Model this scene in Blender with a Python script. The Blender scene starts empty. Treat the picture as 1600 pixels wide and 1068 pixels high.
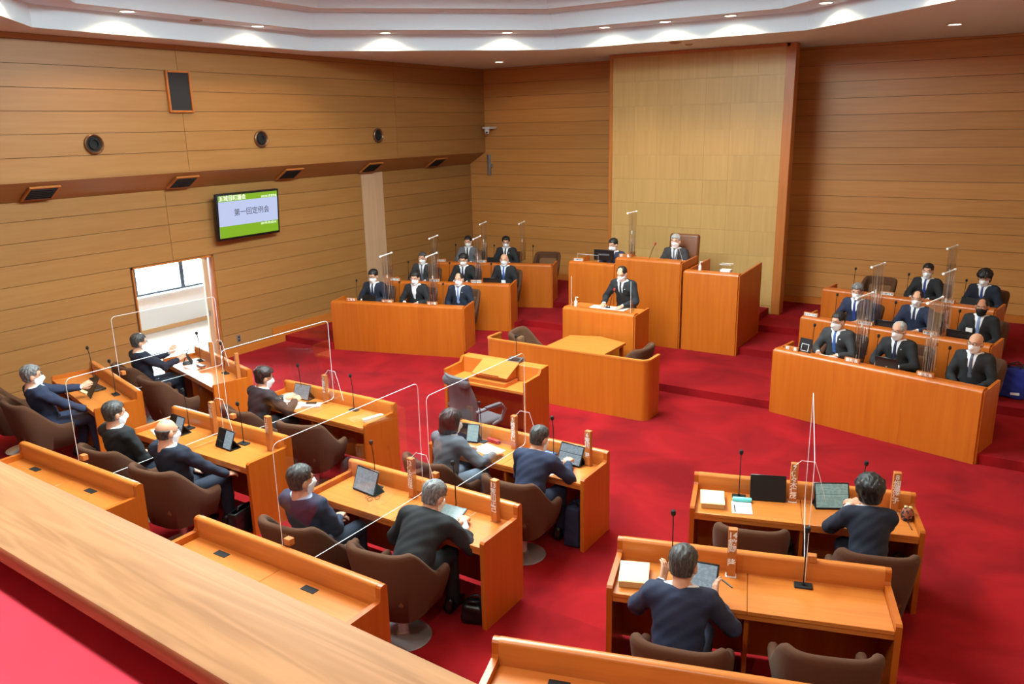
import bpy, bmesh, math, random
import numpy as np
from mathutils import Matrix, Vector

random.seed(7)
rng = np.random.default_rng(7)
SC = bpy.context.scene
COL = SC.collection
PI = math.pi
R_ = math.radians

# ------------------------------------------------------------------ camera
CX = -5.64                       # symmetry axis of the chamber
def look(yaw, pitch, roll):
    a, b, c = R_(yaw), R_(pitch), R_(roll)
    f = Vector((math.sin(a) * math.cos(b), math.cos(a) * math.cos(b), -math.sin(b)))
    r = Vector((math.cos(a), -math.sin(a), 0))
    u = r.cross(f)
    r2 = math.cos(c) * r + math.sin(c) * u
    u2 = -math.sin(c) * r + math.cos(c) * u
    return Matrix(((r2.x, u2.x, -f.x), (r2.y, u2.y, -f.y), (r2.z, u2.z, -f.z)))
cam_d = bpy.data.cameras.new('camera')
cam_d.sensor_width = 36
cam_d.lens = 1261.22 / 1600 * 36
cam_d.clip_start = 0.05
cam = bpy.data.objects.new('camera', cam_d)
COL.objects.link(cam)
cam.matrix_world = Matrix.Translation((0, 0, 4.0)) @ look(-33.2104, 14.96625, -1.226714).to_4x4()
SC.camera = cam

# ------------------------------------------------------------------ world, exposure
W = bpy.data.worlds.new('sky')
SC.world = W
W.use_nodes = True
W.node_tree.nodes['Background'].inputs[0].default_value = (0.80, 0.90, 1.0, 1)
W.node_tree.nodes['Background'].inputs[1].default_value = 85.0
SC.view_settings.view_transform = 'Standard'
SC.view_settings.look = 'None'
SC.view_settings.exposure = 0.0
SC.view_settings.gamma = 1.0
SC.view_settings.use_curve_mapping = False
CEIL_LIGHT = 42.0                # luminous ceiling panel, emission strength
DOWN_W = 60.0                    # downlight spot watts

# ------------------------------------------------------------------ helpers
def srgb(r, g, b):
    def f(c):
        c /= 255.0
        return c / 12.92 if c <= 0.04045 else ((c + 0.055) / 1.055) ** 2.4
    return (f(r), f(g), f(b), 1.0)

MATS = {}
def newmat(name):
    m = bpy.data.materials.new(name)
    m.use_nodes = True
    MATS[name] = m
    nt = m.node_tree
    return m, nt, nt.nodes['Principled BSDF']

def plain(name, col, rough=0.5, metal=0.0, spec=0.5, emit=None, estr=0, sheen=0.0, noise=0.0, nscale=40, bump=0.0):
    m, nt, p = newmat(name)
    c = srgb(*col)
    p.inputs['Base Color'].default_value = c
    p.inputs['Roughness'].default_value = rough
    p.inputs['Metallic'].default_value = metal
    p.inputs['Specular IOR Level'].default_value = spec
    if sheen:
        p.inputs['Sheen Weight'].default_value = sheen
        p.inputs['Sheen Roughness'].default_value = 0.5
    if emit:
        p.inputs['Emission Color'].default_value = srgb(*emit)
        p.inputs['Emission Strength'].default_value = estr
    if noise or bump:
        tc = nt.nodes.new('ShaderNodeTexCoord')
        n = nt.nodes.new('ShaderNodeTexNoise')
        n.inputs['Scale'].default_value = nscale
        n.inputs['Detail'].default_value = 3
        nt.links.new(tc.outputs['Object'], n.inputs['Vector'])
        if noise:
            mx = nt.nodes.new('ShaderNodeMix')
            mx.data_type = 'RGBA'
            mx.inputs[6].default_value = tuple(c[i] * (1 - noise) for i in range(3)) + (1,)
            mx.inputs[7].default_value = tuple(min(1, c[i] * (1 + noise)) for i in range(3)) + (1,)
            nt.links.new(n.outputs[0], mx.inputs[0])
            nt.links.new(mx.outputs[2], p.inputs['Base Color'])
        if bump:
            b = nt.nodes.new('ShaderNodeBump')
            b.inputs['Strength'].default_value = bump
            b.inputs['Distance'].default_value = 0.004
            nt.links.new(n.outputs[0], b.inputs['Height'])
            nt.links.new(b.outputs[0], p.inputs['Normal'])
    return m

def wood(name, dark, light, axis='X', scale=1.0, rough=0.35, var=0.10, cathedral=0.0, coat=0.0, spec=0.5):
    """grain runs along the given object axis"""
    m, nt, p = newmat(name)
    N, L = nt.nodes, nt.links
    tc = N.new('ShaderNodeTexCoord')
    mp = N.new('ShaderNodeMapping')
    s = {'X': (0.9, 16, 16), 'Y': (16, 0.9, 16), 'Z': (16, 16, 0.9)}[axis]
    mp.inputs['Scale'].default_value = tuple(v * scale for v in s)
    oi = N.new('ShaderNodeObjectInfo')
    off = N.new('ShaderNodeVectorMath'); off.operation = 'SCALE'
    off.inputs[0].default_value = (13.1, 7.7, 5.3)
    L.new(oi.outputs['Random'], off.inputs['Scale'])
    add = N.new('ShaderNodeVectorMath'); add.operation = 'ADD'
    L.new(tc.outputs['Object'], mp.inputs['Vector'])
    L.new(mp.outputs[0], add.inputs[0]); L.new(off.outputs[0], add.inputs[1])
    n1 = N.new('ShaderNodeTexNoise'); n1.inputs['Scale'].default_value = 1.6
    n1.inputs['Detail'].default_value = 6; n1.inputs['Distortion'].default_value = 0.6
    L.new(add.outputs[0], n1.inputs['Vector'])
    n2 = N.new('ShaderNodeTexNoise'); n2.inputs['Scale'].default_value = 0.35
    n2.inputs['Detail'].default_value = 2; n2.inputs['Distortion'].default_value = 1.5 + 4 * cathedral
    L.new(add.outputs[0], n2.inputs['Vector'])
    fac = N.new('ShaderNodeMath'); fac.operation = 'MULTIPLY_ADD'
    L.new(n1.outputs[0], fac.inputs[0]); fac.inputs[1].default_value = 0.55
    src = n2.outputs[0]
    if cathedral:
        w = N.new('ShaderNodeMath'); w.operation = 'MULTIPLY'; w.inputs[1].default_value = 26.0
        L.new(n2.outputs[0], w.inputs[0])
        sn = N.new('ShaderNodeMath'); sn.operation = 'SINE'
        L.new(w.outputs[0], sn.inputs[0])
        sc = N.new('ShaderNodeMath'); sc.operation = 'MULTIPLY_ADD'
        sc.inputs[1].default_value = 0.22 * cathedral; sc.inputs[2].default_value = 0.5
        L.new(sn.outputs[0], sc.inputs[0]); src = sc.outputs[0]
    half = N.new('ShaderNodeMath'); half.operation = 'MULTIPLY'; half.inputs[1].default_value = 0.45
    L.new(src, half.inputs[0]); L.new(half.outputs[0], fac.inputs[2])
    mr = N.new('ShaderNodeMapRange'); mr.inputs[1].default_value = 0.32; mr.inputs[2].default_value = 0.68
    L.new(fac.outputs[0], mr.inputs[0])
    mx = N.new('ShaderNodeMix'); mx.data_type = 'RGBA'
    mx.inputs[6].default_value = srgb(*dark); mx.inputs[7].default_value = srgb(*light)
    L.new(mr.outputs[0], mx.inputs[0])
    hv = N.new('ShaderNodeHueSaturation')
    vv = N.new('ShaderNodeMath'); vv.operation = 'MULTIPLY_ADD'
    vv.inputs[1].default_value = 2 * var; vv.inputs[2].default_value = 1 - var
    L.new(oi.outputs['Random'], vv.inputs[0]); L.new(vv.outputs[0], hv.inputs['Value'])
    L.new(mx.outputs[2], hv.inputs['Color'])
    L.new(hv.outputs[0], p.inputs['Base Color'])
    p.inputs['Roughness'].default_value = rough
    p.inputs['Specular IOR Level'].default_value = spec
    p.inputs['Coat Weight'].default_value = coat
    p.inputs['Coat Roughness'].default_value = 0.25
    return m

def obj(name, mesh, parent=None, mat=None, loc=(0, 0, 0), rot=(0, 0, 0), M=None, scale=None):
    o = bpy.data.objects.new(name, mesh)
    COL.objects.link(o)
    if mat is not None and mesh is not None:
        if not mesh.materials:
            mesh.materials.append(mat)
        elif mesh.materials[0] is not mat:
            o.material_slots[0].link = 'OBJECT'
            o.material_slots[0].material = mat
    if parent is not None:
        o.parent = parent
    if M is not None:
        o.matrix_local = M
    else:
        o.location = loc
        o.rotation_euler = rot
    if scale:
        o.scale = scale
    return o

def tag(o, label=None, cat=None, group=None, kind=None):
    if label: o['label'] = label
    if cat: o['category'] = cat
    if group: o['group'] = group
    if kind: o['kind'] = kind
    return o

def empty(name, M, label=None, cat=None, group=None, kind=None):
    o = bpy.data.objects.new(name, None)
    COL.objects.link(o)
    o.empty_display_size = 0.1
    o.matrix_local = M
    return tag(o, label, cat, group, kind)

def struct(name, mesh, mat, **k):
    return tag(obj(name, mesh, None, mat, **k), kind='structure')

def T(x, y, z=0.0): return Matrix.Translation((x, y, z))
def RZ(d): return Matrix.Rotation(R_(d), 4, 'Z')
def RX(d): return Matrix.Rotation(R_(d), 4, 'X')
def RY(d): return Matrix.Rotation(R_(d), 4, 'Y')

def mesh_from(verts, faces, smooth=False, name='m'):
    me = bpy.data.meshes.new(name)
    me.from_pydata([tuple(v) for v in verts], [], [tuple(f) for f in faces])
    if smooth:
        me.polygons.foreach_set('use_smooth', [True] * len(me.polygons))
    me.update()
    return me

def fix(me, smooth_deg=None):
    bm = bmesh.new(); bm.from_mesh(me)
    bmesh.ops.recalc_face_normals(bm, faces=bm.faces)
    bm.to_mesh(me); bm.free()
    if smooth_deg:
        me.polygons.foreach_set('use_smooth', [True] * len(me.polygons))
        me.set_sharp_from_angle(angle=R_(smooth_deg))
    return me

_box = {}
def boxm(sx, sy, sz, bev=0.0, seg=2, org=(0, 0, 0)):
    """box of the given size; org moves its centre"""
    k = (round(sx, 4), round(sy, 4), round(sz, 4), bev, seg, tuple(round(c, 4) for c in org))
    if k in _box: return _box[k].copy()
    bm = bmesh.new()
    bmesh.ops.create_cube(bm, size=1)
    bmesh.ops.scale(bm, vec=(sx, sy, sz), verts=bm.verts)
    if bev:
        bmesh.ops.bevel(bm, geom=list(bm.edges), offset=bev, segments=seg, affect='EDGES', profile=0.5)
    bmesh.ops.translate(bm, vec=org, verts=bm.verts)
    me = bpy.data.meshes.new('box'); bm.to_mesh(me); bm.free()
    if bev:
        me.polygons.foreach_set('use_smooth', [True] * len(me.polygons))
        me.set_sharp_from_angle(angle=R_(40))
    _box[k] = me
    return me.copy()

def prism(pts, d0, d1, axis='X', smooth=None):
    """polygon extruded along an axis. X: pts are (y,z); Y: (x,z); Z: (x,y)"""
    def P(a, b, d):
        return {'X': (d, a, b), 'Y': (a, d, b), 'Z': (a, b, d)}[axis]
    n = len(pts)
    v = [P(a, b, d0) for a, b in pts] + [P(a, b, d1) for a, b in pts]
    f = [tuple(range(n)), tuple(range(2 * n - 1, n - 1, -1))]
    f += [(i, i + n, (i + 1) % n + n, (i + 1) % n) for i in range(n)]
    return fix(mesh_from(v, f), smooth)

def arcpts(cx, cy, r, a0, a1, n=6):
    return [(cx + r * math.cos(R_(a0 + (a1 - a0) * i / n)), cy + r * math.sin(R_(a0 + (a1 - a0) * i / n))) for i in range(n + 1)]

def tube(path, rad, n=8, cap=True, smooth=True):
    path = [Vector(p) for p in path]
    m = len(path)
    if not hasattr(rad, '__len__'): rad = [rad] * m
    v, f = [], []
    up = None
    for i, p in enumerate(path):
        t = (path[min(i + 1, m - 1)] - path[max(i - 1, 0)]).normalized()
        if up is None:
            up = Vector((0, 0, 1)) if abs(t.z) < 0.9 else Vector((1, 0, 0))
        a = t.cross(up).normalized(); b = a.cross(t).normalized(); up = b
        for k in range(n):
            an = 2 * PI * k / n
            v.append(p + rad[i] * (math.cos(an) * a + math.sin(an) * b))
    for i in range(m - 1):
        for k in range(n):
            f.append((i * n + k, i * n + (k + 1) % n, (i + 1) * n + (k + 1) % n, (i + 1) * n + k))
    if cap:
        f.append(tuple(range(n - 1, -1, -1))); f.append(tuple(range((m - 1) * n, m * n)))
    return fix(mesh_from(v, f), 50 if smooth else None)

def lathe(prof, n=24, caps=True):
    v, f = [], []
    for r, z in prof:
        for k in range(n):
            a = 2 * PI * k / n
            v.append((r * math.cos(a), r * math.sin(a), z))
    m = len(prof)
    for i in range(m - 1):
        for k in range(n):
            f.append((i * n + k, i * n + (k + 1) % n, (i + 1) * n + (k + 1) % n, (i + 1) * n + k))
    if caps:
        f.append(tuple(range(n - 1, -1, -1))); f.append(tuple(range((m - 1) * n, m * n)))
    return fix(mesh_from(v, f), 40)

def join(meshes_M):
    bm = bmesh.new()
    for me, M in meshes_M:
        me = me.copy(); me.transform(M); bm.from_mesh(me); bpy.data.meshes.remove(me)
    me = bpy.data.meshes.new('j'); bm.to_mesh(me); bm.free()
    return me

_txt = {}
def text_mesh(s, size, vertical=False, spacing=1.0, bold=0.022):
    k = (s, size, vertical, spacing, bold)
    if k in _txt: return _txt[k]
    cu = bpy.data.curves.new('t', 'FONT')
    cu.body = '\n'.join(s) if vertical else s
    cu.size = size; cu.align_x = 'CENTER'; cu.align_y = 'CENTER'
    cu.resolution_u = 3
    cu.space_line = 0.80 * spacing; cu.space_character = spacing if not vertical else 1
    cu.offset = size * bold
    to = bpy.data.objects.new('t', cu); COL.objects.link(to)
    dg = bpy.context.evaluated_depsgraph_get()
    me = bpy.data.meshes.new_from_object(to.evaluated_get(dg))
    bpy.data.objects.remove(to); bpy.data.curves.remove(cu)
    me.materials.clear()
    _txt[k] = me
    return me

# ------------------------------------------------------------------ materials
M_carpet, nt, p = newmat('red_carpet')
tc = nt.nodes.new('ShaderNodeTexCoord')
n1 = nt.nodes.new('ShaderNodeTexNoise'); n1.inputs['Scale'].default_value = 1.1; n1.inputs['Detail'].default_value = 5; n1.inputs['Distortion'].default_value = 0.8
n2 = nt.nodes.new('ShaderNodeTexNoise'); n2.inputs['Scale'].default_value = 220
nt.links.new(tc.outputs['Object'], n1.inputs['Vector']); nt.links.new(tc.outputs['Object'], n2.inputs['Vector'])
mx = nt.nodes.new('ShaderNodeMix'); mx.data_type = 'RGBA'
mx.inputs[6].default_value = srgb(104, 9, 13); mx.inputs[7].default_value = srgb(150, 20, 24)
mr = nt.nodes.new('ShaderNodeMapRange'); mr.inputs[1].default_value = 0.3; mr.inputs[2].default_value = 0.7
nt.links.new(n1.outputs[0], mr.inputs[0]); nt.links.new(mr.outputs[0], mx.inputs[0]); nt.links.new(mx.outputs[2], p.inputs['Base Color'])
b = nt.nodes.new('ShaderNodeBump'); b.inputs['Strength'].default_value = 0.35; b.inputs['Distance'].default_value = 0.006
nt.links.new(n2.outputs[0], b.inputs['Height']); nt.links.new(b.outputs[0], p.inputs['Normal'])
p.inputs['Roughness'].default_value = 0.95; p.inputs['Specular IOR Level'].default_value = 0.1
p.inputs['Sheen Weight'].default_value = 0.12; p.inputs['Sheen Tint'].default_value = srgb(255, 90, 110)

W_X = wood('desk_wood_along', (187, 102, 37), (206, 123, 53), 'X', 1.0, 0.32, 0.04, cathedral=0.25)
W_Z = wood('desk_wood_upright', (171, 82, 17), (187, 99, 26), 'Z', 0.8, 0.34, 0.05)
W_Y = wood('desk_wood_deep', (180, 98, 33), (197, 117, 46), 'Y', 1.0, 0.34, 0.04)
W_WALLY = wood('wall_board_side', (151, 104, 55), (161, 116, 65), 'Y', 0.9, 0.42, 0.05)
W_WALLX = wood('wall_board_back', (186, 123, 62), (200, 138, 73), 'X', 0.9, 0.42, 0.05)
W_PIL = wood('gold_veneer', (183, 144, 85), (195, 156, 97), 'Z', 0.7, 0.45, 0.035)
W_PALE = wood('pale_column_veneer', (188, 151, 117), (197, 163, 132), 'Z', 0.8, 0.5, 0.03)
W_RAIL = wood('rail_wood', (146, 104, 66), (178, 130, 86), 'X', 0.8, 0.55, 0.02, cathedral=0.8, spec=0.15)
W_TRIM = wood('trim_wood', (167, 94, 37), (183, 110, 48), 'Z', 0.8, 0.4, 0.03)
W_PLATE = wood('plate_wood', (175, 101, 45), (192, 117, 57), 'Z', 1.2, 0.45, 0.05)
W_DARKBACK = plain('wall_backing', (96, 58, 26), 0.8)
M_white = plain('ceiling_white', (216, 230, 240), 0.9)
M_corr = plain('corridor_wall', (236, 240, 238), 0.8)
M_corrfloor = plain('corridor_floor', (190, 176, 160), 0.35, noise=0.08, nscale=6)
M_skirt = plain('corridor_skirting', (190, 150, 100), 0.5)
M_frame = plain('window_frame_grey', (52, 62, 72), 0.4)
M_black = plain('black_plastic', (16, 16, 18), 0.35)
M_blackm = plain('black_matte', (14, 14, 15), 0.8)
M_grille = plain('speaker_cloth', (40, 38, 40), 0.9, noise=0.2, nscale=300)
M_chrome = plain('chrome', (200, 200, 205), 0.3, metal=0.75)
M_bronze = plain('bronze_ring', (120, 84, 60), 0.35, metal=0.6)
M_fab = plain('brown_fabric', (80, 46, 24), 0.95, noise=0.12, nscale=120, bump=0.3)
M_fab_in = plain('brown_fabric_light', (112, 76, 46), 0.95, noise=0.10, nscale=120, bump=0.3)
M_grey = plain('grey_fabric', (84, 80, 84), 0.9, noise=0.06, nscale=150, bump=0.2)
M_greyp = plain('grey_plastic', (104, 104, 110), 0.5)
M_paper = plain('paper', (240, 240, 236), 0.8)
M_cream = plain('cream_paper', (236, 214, 160), 0.8, noise=0.05, nscale=8)
M_pages = plain('page_edges', (205, 165, 105), 0.85, noise=0.15, nscale=200)
M_shirt = plain('white_cotton', (232, 234, 240), 0.85)
M_bshirt = plain('pale_blue_cotton', (170, 186, 214), 0.85)
M_mask = plain('mask_white', (238, 240, 244), 0.8)
M_maskb = plain('mask_black', (20, 20, 22), 0.8)
M_sk = plain('skin', (206, 152, 122), 0.55, noise=0.04, nscale=60)
M_sk2 = plain('skin_tan', (188, 128, 98), 0.55, noise=0.04, nscale=60)
M_eyew = plain('eye_white', (228, 224, 218), 0.4)
M_eyed = plain('eye_dark', (24, 18, 16), 0.3)
def hairmat(name, dark, light, rough=0.5):
    m, nt, p = newmat(name)
    N, L = nt.nodes, nt.links
    tc = N.new('ShaderNodeTexCoord'); mp = N.new('ShaderNodeMapping'); mp.inputs['Scale'].default_value = (110, 22, 22)
    no = N.new('ShaderNodeTexNoise'); no.inputs['Scale'].default_value = 1.0; no.inputs['Detail'].default_value = 3; no.inputs['Distortion'].default_value = 1.2
    L.new(tc.outputs['Object'], mp.inputs[0]); L.new(mp.outputs[0], no.inputs['Vector'])
    mr = N.new('ShaderNodeMapRange'); mr.inputs[1].default_value = 0.35; mr.inputs[2].default_value = 0.65; L.new(no.outputs[0], mr.inputs[0])
    mx = N.new('ShaderNodeMix'); mx.data_type = 'RGBA'; mx.inputs[6].default_value = srgb(*dark); mx.inputs[7].default_value = srgb(*light)
    L.new(mr.outputs[0], mx.inputs[0]); L.new(mx.outputs[2], p.inputs['Base Color'])
    b_ = N.new('ShaderNodeBump'); b_.inputs['Strength'].default_value = 0.6; b_.inputs['Distance'].default_value = 0.006
    L.new(no.outputs[0], b_.inputs['Height']); L.new(b_.outputs[0], p.inputs['Normal'])
    p.inputs['Roughness'].default_value = rough
    return m
M_hblack = hairmat('hair_black', (10, 9, 10), (30, 27, 28))
M_hbrown = hairmat('hair_dark_brown', (18, 12, 11), (46, 33, 28))
M_hgrey = hairmat('hair_grey', (60, 59, 60), (140, 138, 138))
M_hsalt = hairmat('hair_salt', (24, 22, 22), (84, 80, 78))
M_hwhite = hairmat('hair_silver', (120, 120, 122), (190, 190, 190))
SUIT = {
    'black': plain('suit_black', (27, 28, 32), 0.85),
    'navy': plain('suit_navy', (34, 42, 68), 0.85, noise=0.15, nscale=90),
    'dnavy': plain('suit_dark_navy', (24, 30, 48), 0.85, noise=0.15, nscale=90),
    'char': plain('suit_charcoal', (48, 47, 50), 0.85),
    'grey': plain('suit_grey', (92, 94, 102), 0.9, noise=0.1, nscale=200),
    'plum': plain('suit_plum_black', (36, 26, 30), 0.8),
}
M_pants_light = plain('grey_blue_trousers', (120, 128, 142), 0.9)
M_shoe = plain('shoe_black', (15, 14, 14), 0.3)
M_gloss_rim = plain('spectacle_rim', (40, 34, 32), 0.3)
TIE = {
    'blue': plain('tie_blue', (58, 92, 158), 0.6), 'navy': plain('tie_navy', (34, 42, 70), 0.6),
    'grey': plain('tie_grey', (90, 94, 110), 0.6), 'black': plain('tie_black', (26, 28, 28), 0.6),
    'lblue': plain('tie_pale_blue', (120, 146, 190), 0.6), 'royal': plain('tie_royal', (44, 62, 130), 0.6),
    'stripe': plain('tie_check', (78, 84, 100), 0.6, noise=0.7, nscale=90),
}
M_teal = plain('teal_case', (96, 190, 186), 0.6)
M_blue = plain('blue_bag_cloth', (24, 44, 140), 0.85, noise=0.15, nscale=60)
M_bluecase = plain('blue_case', (52, 84, 130), 0.6)
M_red = plain('red_case', (176, 48, 44), 0.6)
M_lgrey = plain('light_grey_device', (196, 198, 202), 0.5)
M_metal = plain('satin_metal', (170, 172, 178), 0.35, metal=0.8)
M_offw = plain('off_white_plastic', (216, 214, 208), 0.5)
M_edge = plain('acrylic_edge', (245, 248, 250), 0.35)
M_lamp = plain('lamp_lens', (255, 244, 225), 0.5, emit=(255, 236, 205), estr=14)
M_panel = plain('light_diffuser', (255, 255, 255), 0.8, emit=(224, 252, 255), estr=CEIL_LIGHT)
M_panel2 = plain('light_diffuser_front', (255, 255, 255), 0.8, emit=(224, 252, 255), estr=CEIL_LIGHT * 0.88)
M_corrfill = plain('corridor_fill_lens', (255, 255, 255), 0.8, emit=(235, 250, 255), estr=45)
M_green = plain('screen_green', (14, 18, 10), 0.3, emit=(134, 184, 36), estr=0.92)
M_scrw = plain('screen_white', (18, 18, 20), 0.3, emit=(198, 210, 248), estr=0.92)
M_scrtxt = plain('screen_ink', (40, 44, 60), 0.4)
M_scrwtxt = plain('screen_white_ink', (230, 240, 220), 0.4, emit=(225, 240, 205), estr=0.8)
M_textw = plain('white_lettering', (238, 238, 240), 0.6)
M_monlogo = plain('monitor_plate', (92, 94, 98), 0.4)

def acrylic(name, refl, tint=(0.985, 0.99, 0.99)):
    m = bpy.data.materials.new(name); m.use_nodes = True
    nt = m.node_tree; nt.nodes.clear()
    out = nt.nodes.new('ShaderNodeOutputMaterial')
    tr = nt.nodes.new('ShaderNodeBsdfTransparent'); tr.inputs[0].default_value = (*tint, 1)
    gl = nt.nodes.new('ShaderNodeBsdfGlossy'); gl.inputs['Roughness'].default_value = 0.02
    fr = nt.nodes.new('ShaderNodeFresnel'); fr.inputs[0].default_value = 1.45
    mu = nt.nodes.new('ShaderNodeMath'); mu.operation = 'MULTIPLY'; mu.inputs[1].default_value = refl
    mi = nt.nodes.new('ShaderNodeMixShader')
    nt.links.new(fr.outputs[0], mu.inputs[0]); nt.links.new(mu.outputs[0], mi.inputs[0])
    nt.links.new(tr.outputs[0], mi.inputs[1]); nt.links.new(gl.outputs[0], mi.inputs[2])
    nt.links.new(mi.outputs[0], out.inputs[0])
    return m
M_acr = acrylic('clear_acrylic', 0.15)
M_film = acrylic('clear_film', 0.45, (0.96, 0.96, 0.965))
M_glass = acrylic('window_glass', 0.7)

def screen_mat(name, bg, ink, estr, lines=26.0):
    m, nt, p = newmat(name)
    N, L = nt.nodes, nt.links
    tc = N.new('ShaderNodeTexCoord'); sp = N.new('ShaderNodeSeparateXYZ')
    L.new(tc.outputs['Generated'], sp.inputs[0])
    mu = N.new('ShaderNodeMath'); mu.operation = 'MULTIPLY'; mu.inputs[1].default_value = lines
    L.new(sp.outputs['Z'], mu.inputs[0])
    fr = N.new('ShaderNodeMath'); fr.operation = 'FRACT'; L.new(mu.outputs[0], fr.inputs[0])
    gt = N.new('ShaderNodeMath'); gt.operation = 'GREATER_THAN'; gt.inputs[1].default_value = 0.62; L.new(fr.outputs[0], gt.inputs[0])
    no = N.new('ShaderNodeTexNoise'); no.inputs['Scale'].default_value = 9; L.new(tc.outputs['Generated'], no.inputs['Vector'])
    g2 = N.new('ShaderNodeMath'); g2.operation = 'GREATER_THAN'; g2.inputs[1].default_value = 0.48; L.new(no.outputs[0], g2.inputs[0])
    a = N.new('ShaderNodeMath'); a.operation = 'MULTIPLY'; L.new(gt.outputs[0], a.inputs[0]); L.new(g2.outputs[0], a.inputs[1])
    mx = N.new('ShaderNodeMix'); mx.data_type = 'RGBA'; mx.inputs[6].default_value = srgb(*bg); mx.inputs[7].default_value = srgb(*ink)
    L.new(a.outputs[0], mx.inputs[0]); L.new(mx.outputs[2], p.inputs['Emission Color'])
    p.inputs['Emission Strength'].default_value = estr
    p.inputs['Base Color'].default_value = srgb(30, 32, 36); p.inputs['Roughness'].default_value = 0.12
    return m
M_scr = screen_mat('tablet_page', (168, 184, 194), (120, 134, 146), 0.75)
M_scr_g = screen_mat('tablet_page_green', (150, 176, 166), (110, 132, 124), 0.75, 22)
M_scr_b = screen_mat('tablet_page_bright', (186, 214, 214), (150, 180, 182), 0.95, 18)
M_scr_off = plain('tablet_off', (20, 22, 26), 0.12)

# ------------------------------------------------------------------ the chamber: floor
def slab(name, poly, z0, z1, mat=M_carpet, kind='structure'):
    o = obj(name, prism(poly, z0, z1, 'Z'), None, mat)
    return tag(o, kind=kind)
XL, XR, YB, YF = -12.2, 0.95, 16.9, -2.6
ZC = 5.34
slab('floor', [(XL - 0.05, YF), (XR, YF), (XR, YB), (XL - 0.05, YB)], -0.2, 0.0)
# raised rows under the members' desks
slab('floor_tier', [(XL, 6.08), (-8.85, 5.29), (-8.1, 5.05), (-2.42, 5.0), (-0.45, 5.6), (XR, 6.02), (XR, YF), (XL, YF)], 0, 0.17)
slab('floor_tier', [(XL, 4.4), (-8.85, 3.55), (-8.0, 3.40), (-2.38, 3.35), (-0.45, 3.94), (XR, 4.37), (XR, YF), (XL, YF)], 0.17, 0.34)
# the dais in steps
slab('floor_dais', [(XL, 10.45), (-10.9, 10.45), (-10.8, 10.56), (-8.45, 11.22), (-8.3, 11.15), (-2.9, 11.15), (-2.83, 11.12), (-0.35, 10.48), (-0.2, 10.45), (XR, 10.45), (XR, YB), (XL, YB)], 0, 0.12)
slab('floor_dais', [(XL, 12.1), (-10.85, 12.1), (-8.5, 12.88), (-8.45, 13.32), (-2.95, 13.32), (-2.88, 12.78), (-0.4, 12.2), (-0.3, 12.12), (XR, 12.12), (XR, YB), (XL, YB)], 0.12, 0.24)
slab('floor_dais', [(XL, 13.8), (-10.9, 13.8), (-8.55, 14.6), (-2.97, 14.6), (-2.9, 14.55), (-0.45, 14.0), (XR, 14.0), (XR, YB), (XL, YB)], 0.24, 0.36)
slab('floor_dais', [(-7.25, 14.86), (-4.2, 14.86), (-4.2, 15.58), (-7.25, 15.58)], 0.36, 0.49)
slab('floor_dais', [(-7.2, 13.4), (-4.25, 13.4), (-4.25, 14.86), (-7.2, 14.86)], 0.24, 0.62)
slab('floor_dais', [(-6.25, 13.42), (-5.12, 13.42), (-5.12, 14.84), (-6.25, 14.84)], 0.62, 0.74)

# ------------------------------------------------------------------ walls
def board_rows(z_lo, z_hi, ref=4.95, step=0.305):
    z = ref
    while z > z_lo: z -= step
    out = []
    while z < z_hi - 1e-4:
        a, b_ = max(z, z_lo), min(z + step, z_hi)
        if b_ - a > 0.03: out.append((a, b_))
        z += step
    return out

GAP = 0.007
def boards_y(parent, x, spans, zlo, zhi, mat, ref, step, holes=()):
    """boards on a wall facing +X"""
    for z0, z1 in board_rows(zlo, zhi, ref, step):
        for y0, y1 in spans:
            segs = [(y0, y1)]
            for hy0, hy1, hz0, hz1 in holes:
                if z0 < hz1 - 0.02 and z1 > hz0 + 0.02:
                    n = []
                    for s0, s1 in segs:
                        if hy0 > s0: n.append((s0, min(s1, hy0)))
                        if hy1 < s1: n.append((max(s0, hy1), s1))
                    segs = [s for s in n if s[1] - s[0] > 0.02]
            for s0, s1 in segs:
                me = boxm(0.016, s1 - s0 - GAP, z1 - z0 - GAP)
                obj('board', me, parent, mat, loc=(x + 0.004, (s0 + s1) / 2, (z0 + z1) / 2))

def boards_x(parent, y, spans, zlo, zhi, mat, ref, step):
    for z0, z1 in board_rows(zlo, zhi, ref, step):
        for x0, x1 in spans:
            obj('board', boxm(x1 - x0 - GAP, 0.016, z1 - z0 - GAP), parent, mat, loc=((x0 + x1) / 2, y - 0.004, (z0 + z1) / 2))

DY0, DY1, DZ = 7.45, 9.0, 1.915
# left wall: recessed lower part with the doorway, projecting upper part, sloped soffit between
lw = join([(boxm(0.18, DY0 - YF, 3.2), T(XL - 0.09, (DY0 + YF) / 2, 1.6)),
           (boxm(0.18, YB - DY1, 3.2), T(XL - 0.09, (YB + DY1) / 2, 1.6)),
           (boxm(0.18, DY1 - DY0, 3.2 - DZ), T(XL - 0.09, (DY0 + DY1) / 2, (3.2 + DZ) / 2)),
           (boxm(0.65, YB - YF, ZC - 3.4), T(-11.73 - 0.325, (YB + YF) / 2, (ZC + 3.4) / 2))])
wl = struct('wall_left', lw, W_DARKBACK)
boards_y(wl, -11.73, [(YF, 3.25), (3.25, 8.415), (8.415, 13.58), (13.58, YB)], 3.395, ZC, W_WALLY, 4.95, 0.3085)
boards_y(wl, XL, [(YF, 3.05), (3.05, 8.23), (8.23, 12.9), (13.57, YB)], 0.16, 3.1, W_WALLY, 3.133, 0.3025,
         holes=[(DY0 - 0.02, DY1 + 0.02, -1, DZ + 0.01)])
obj('column_panel', boxm(0.03, 0.66, 2.98), wl, W_PALE, loc=(XL + 0.008, 13.235, 1.61))
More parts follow.
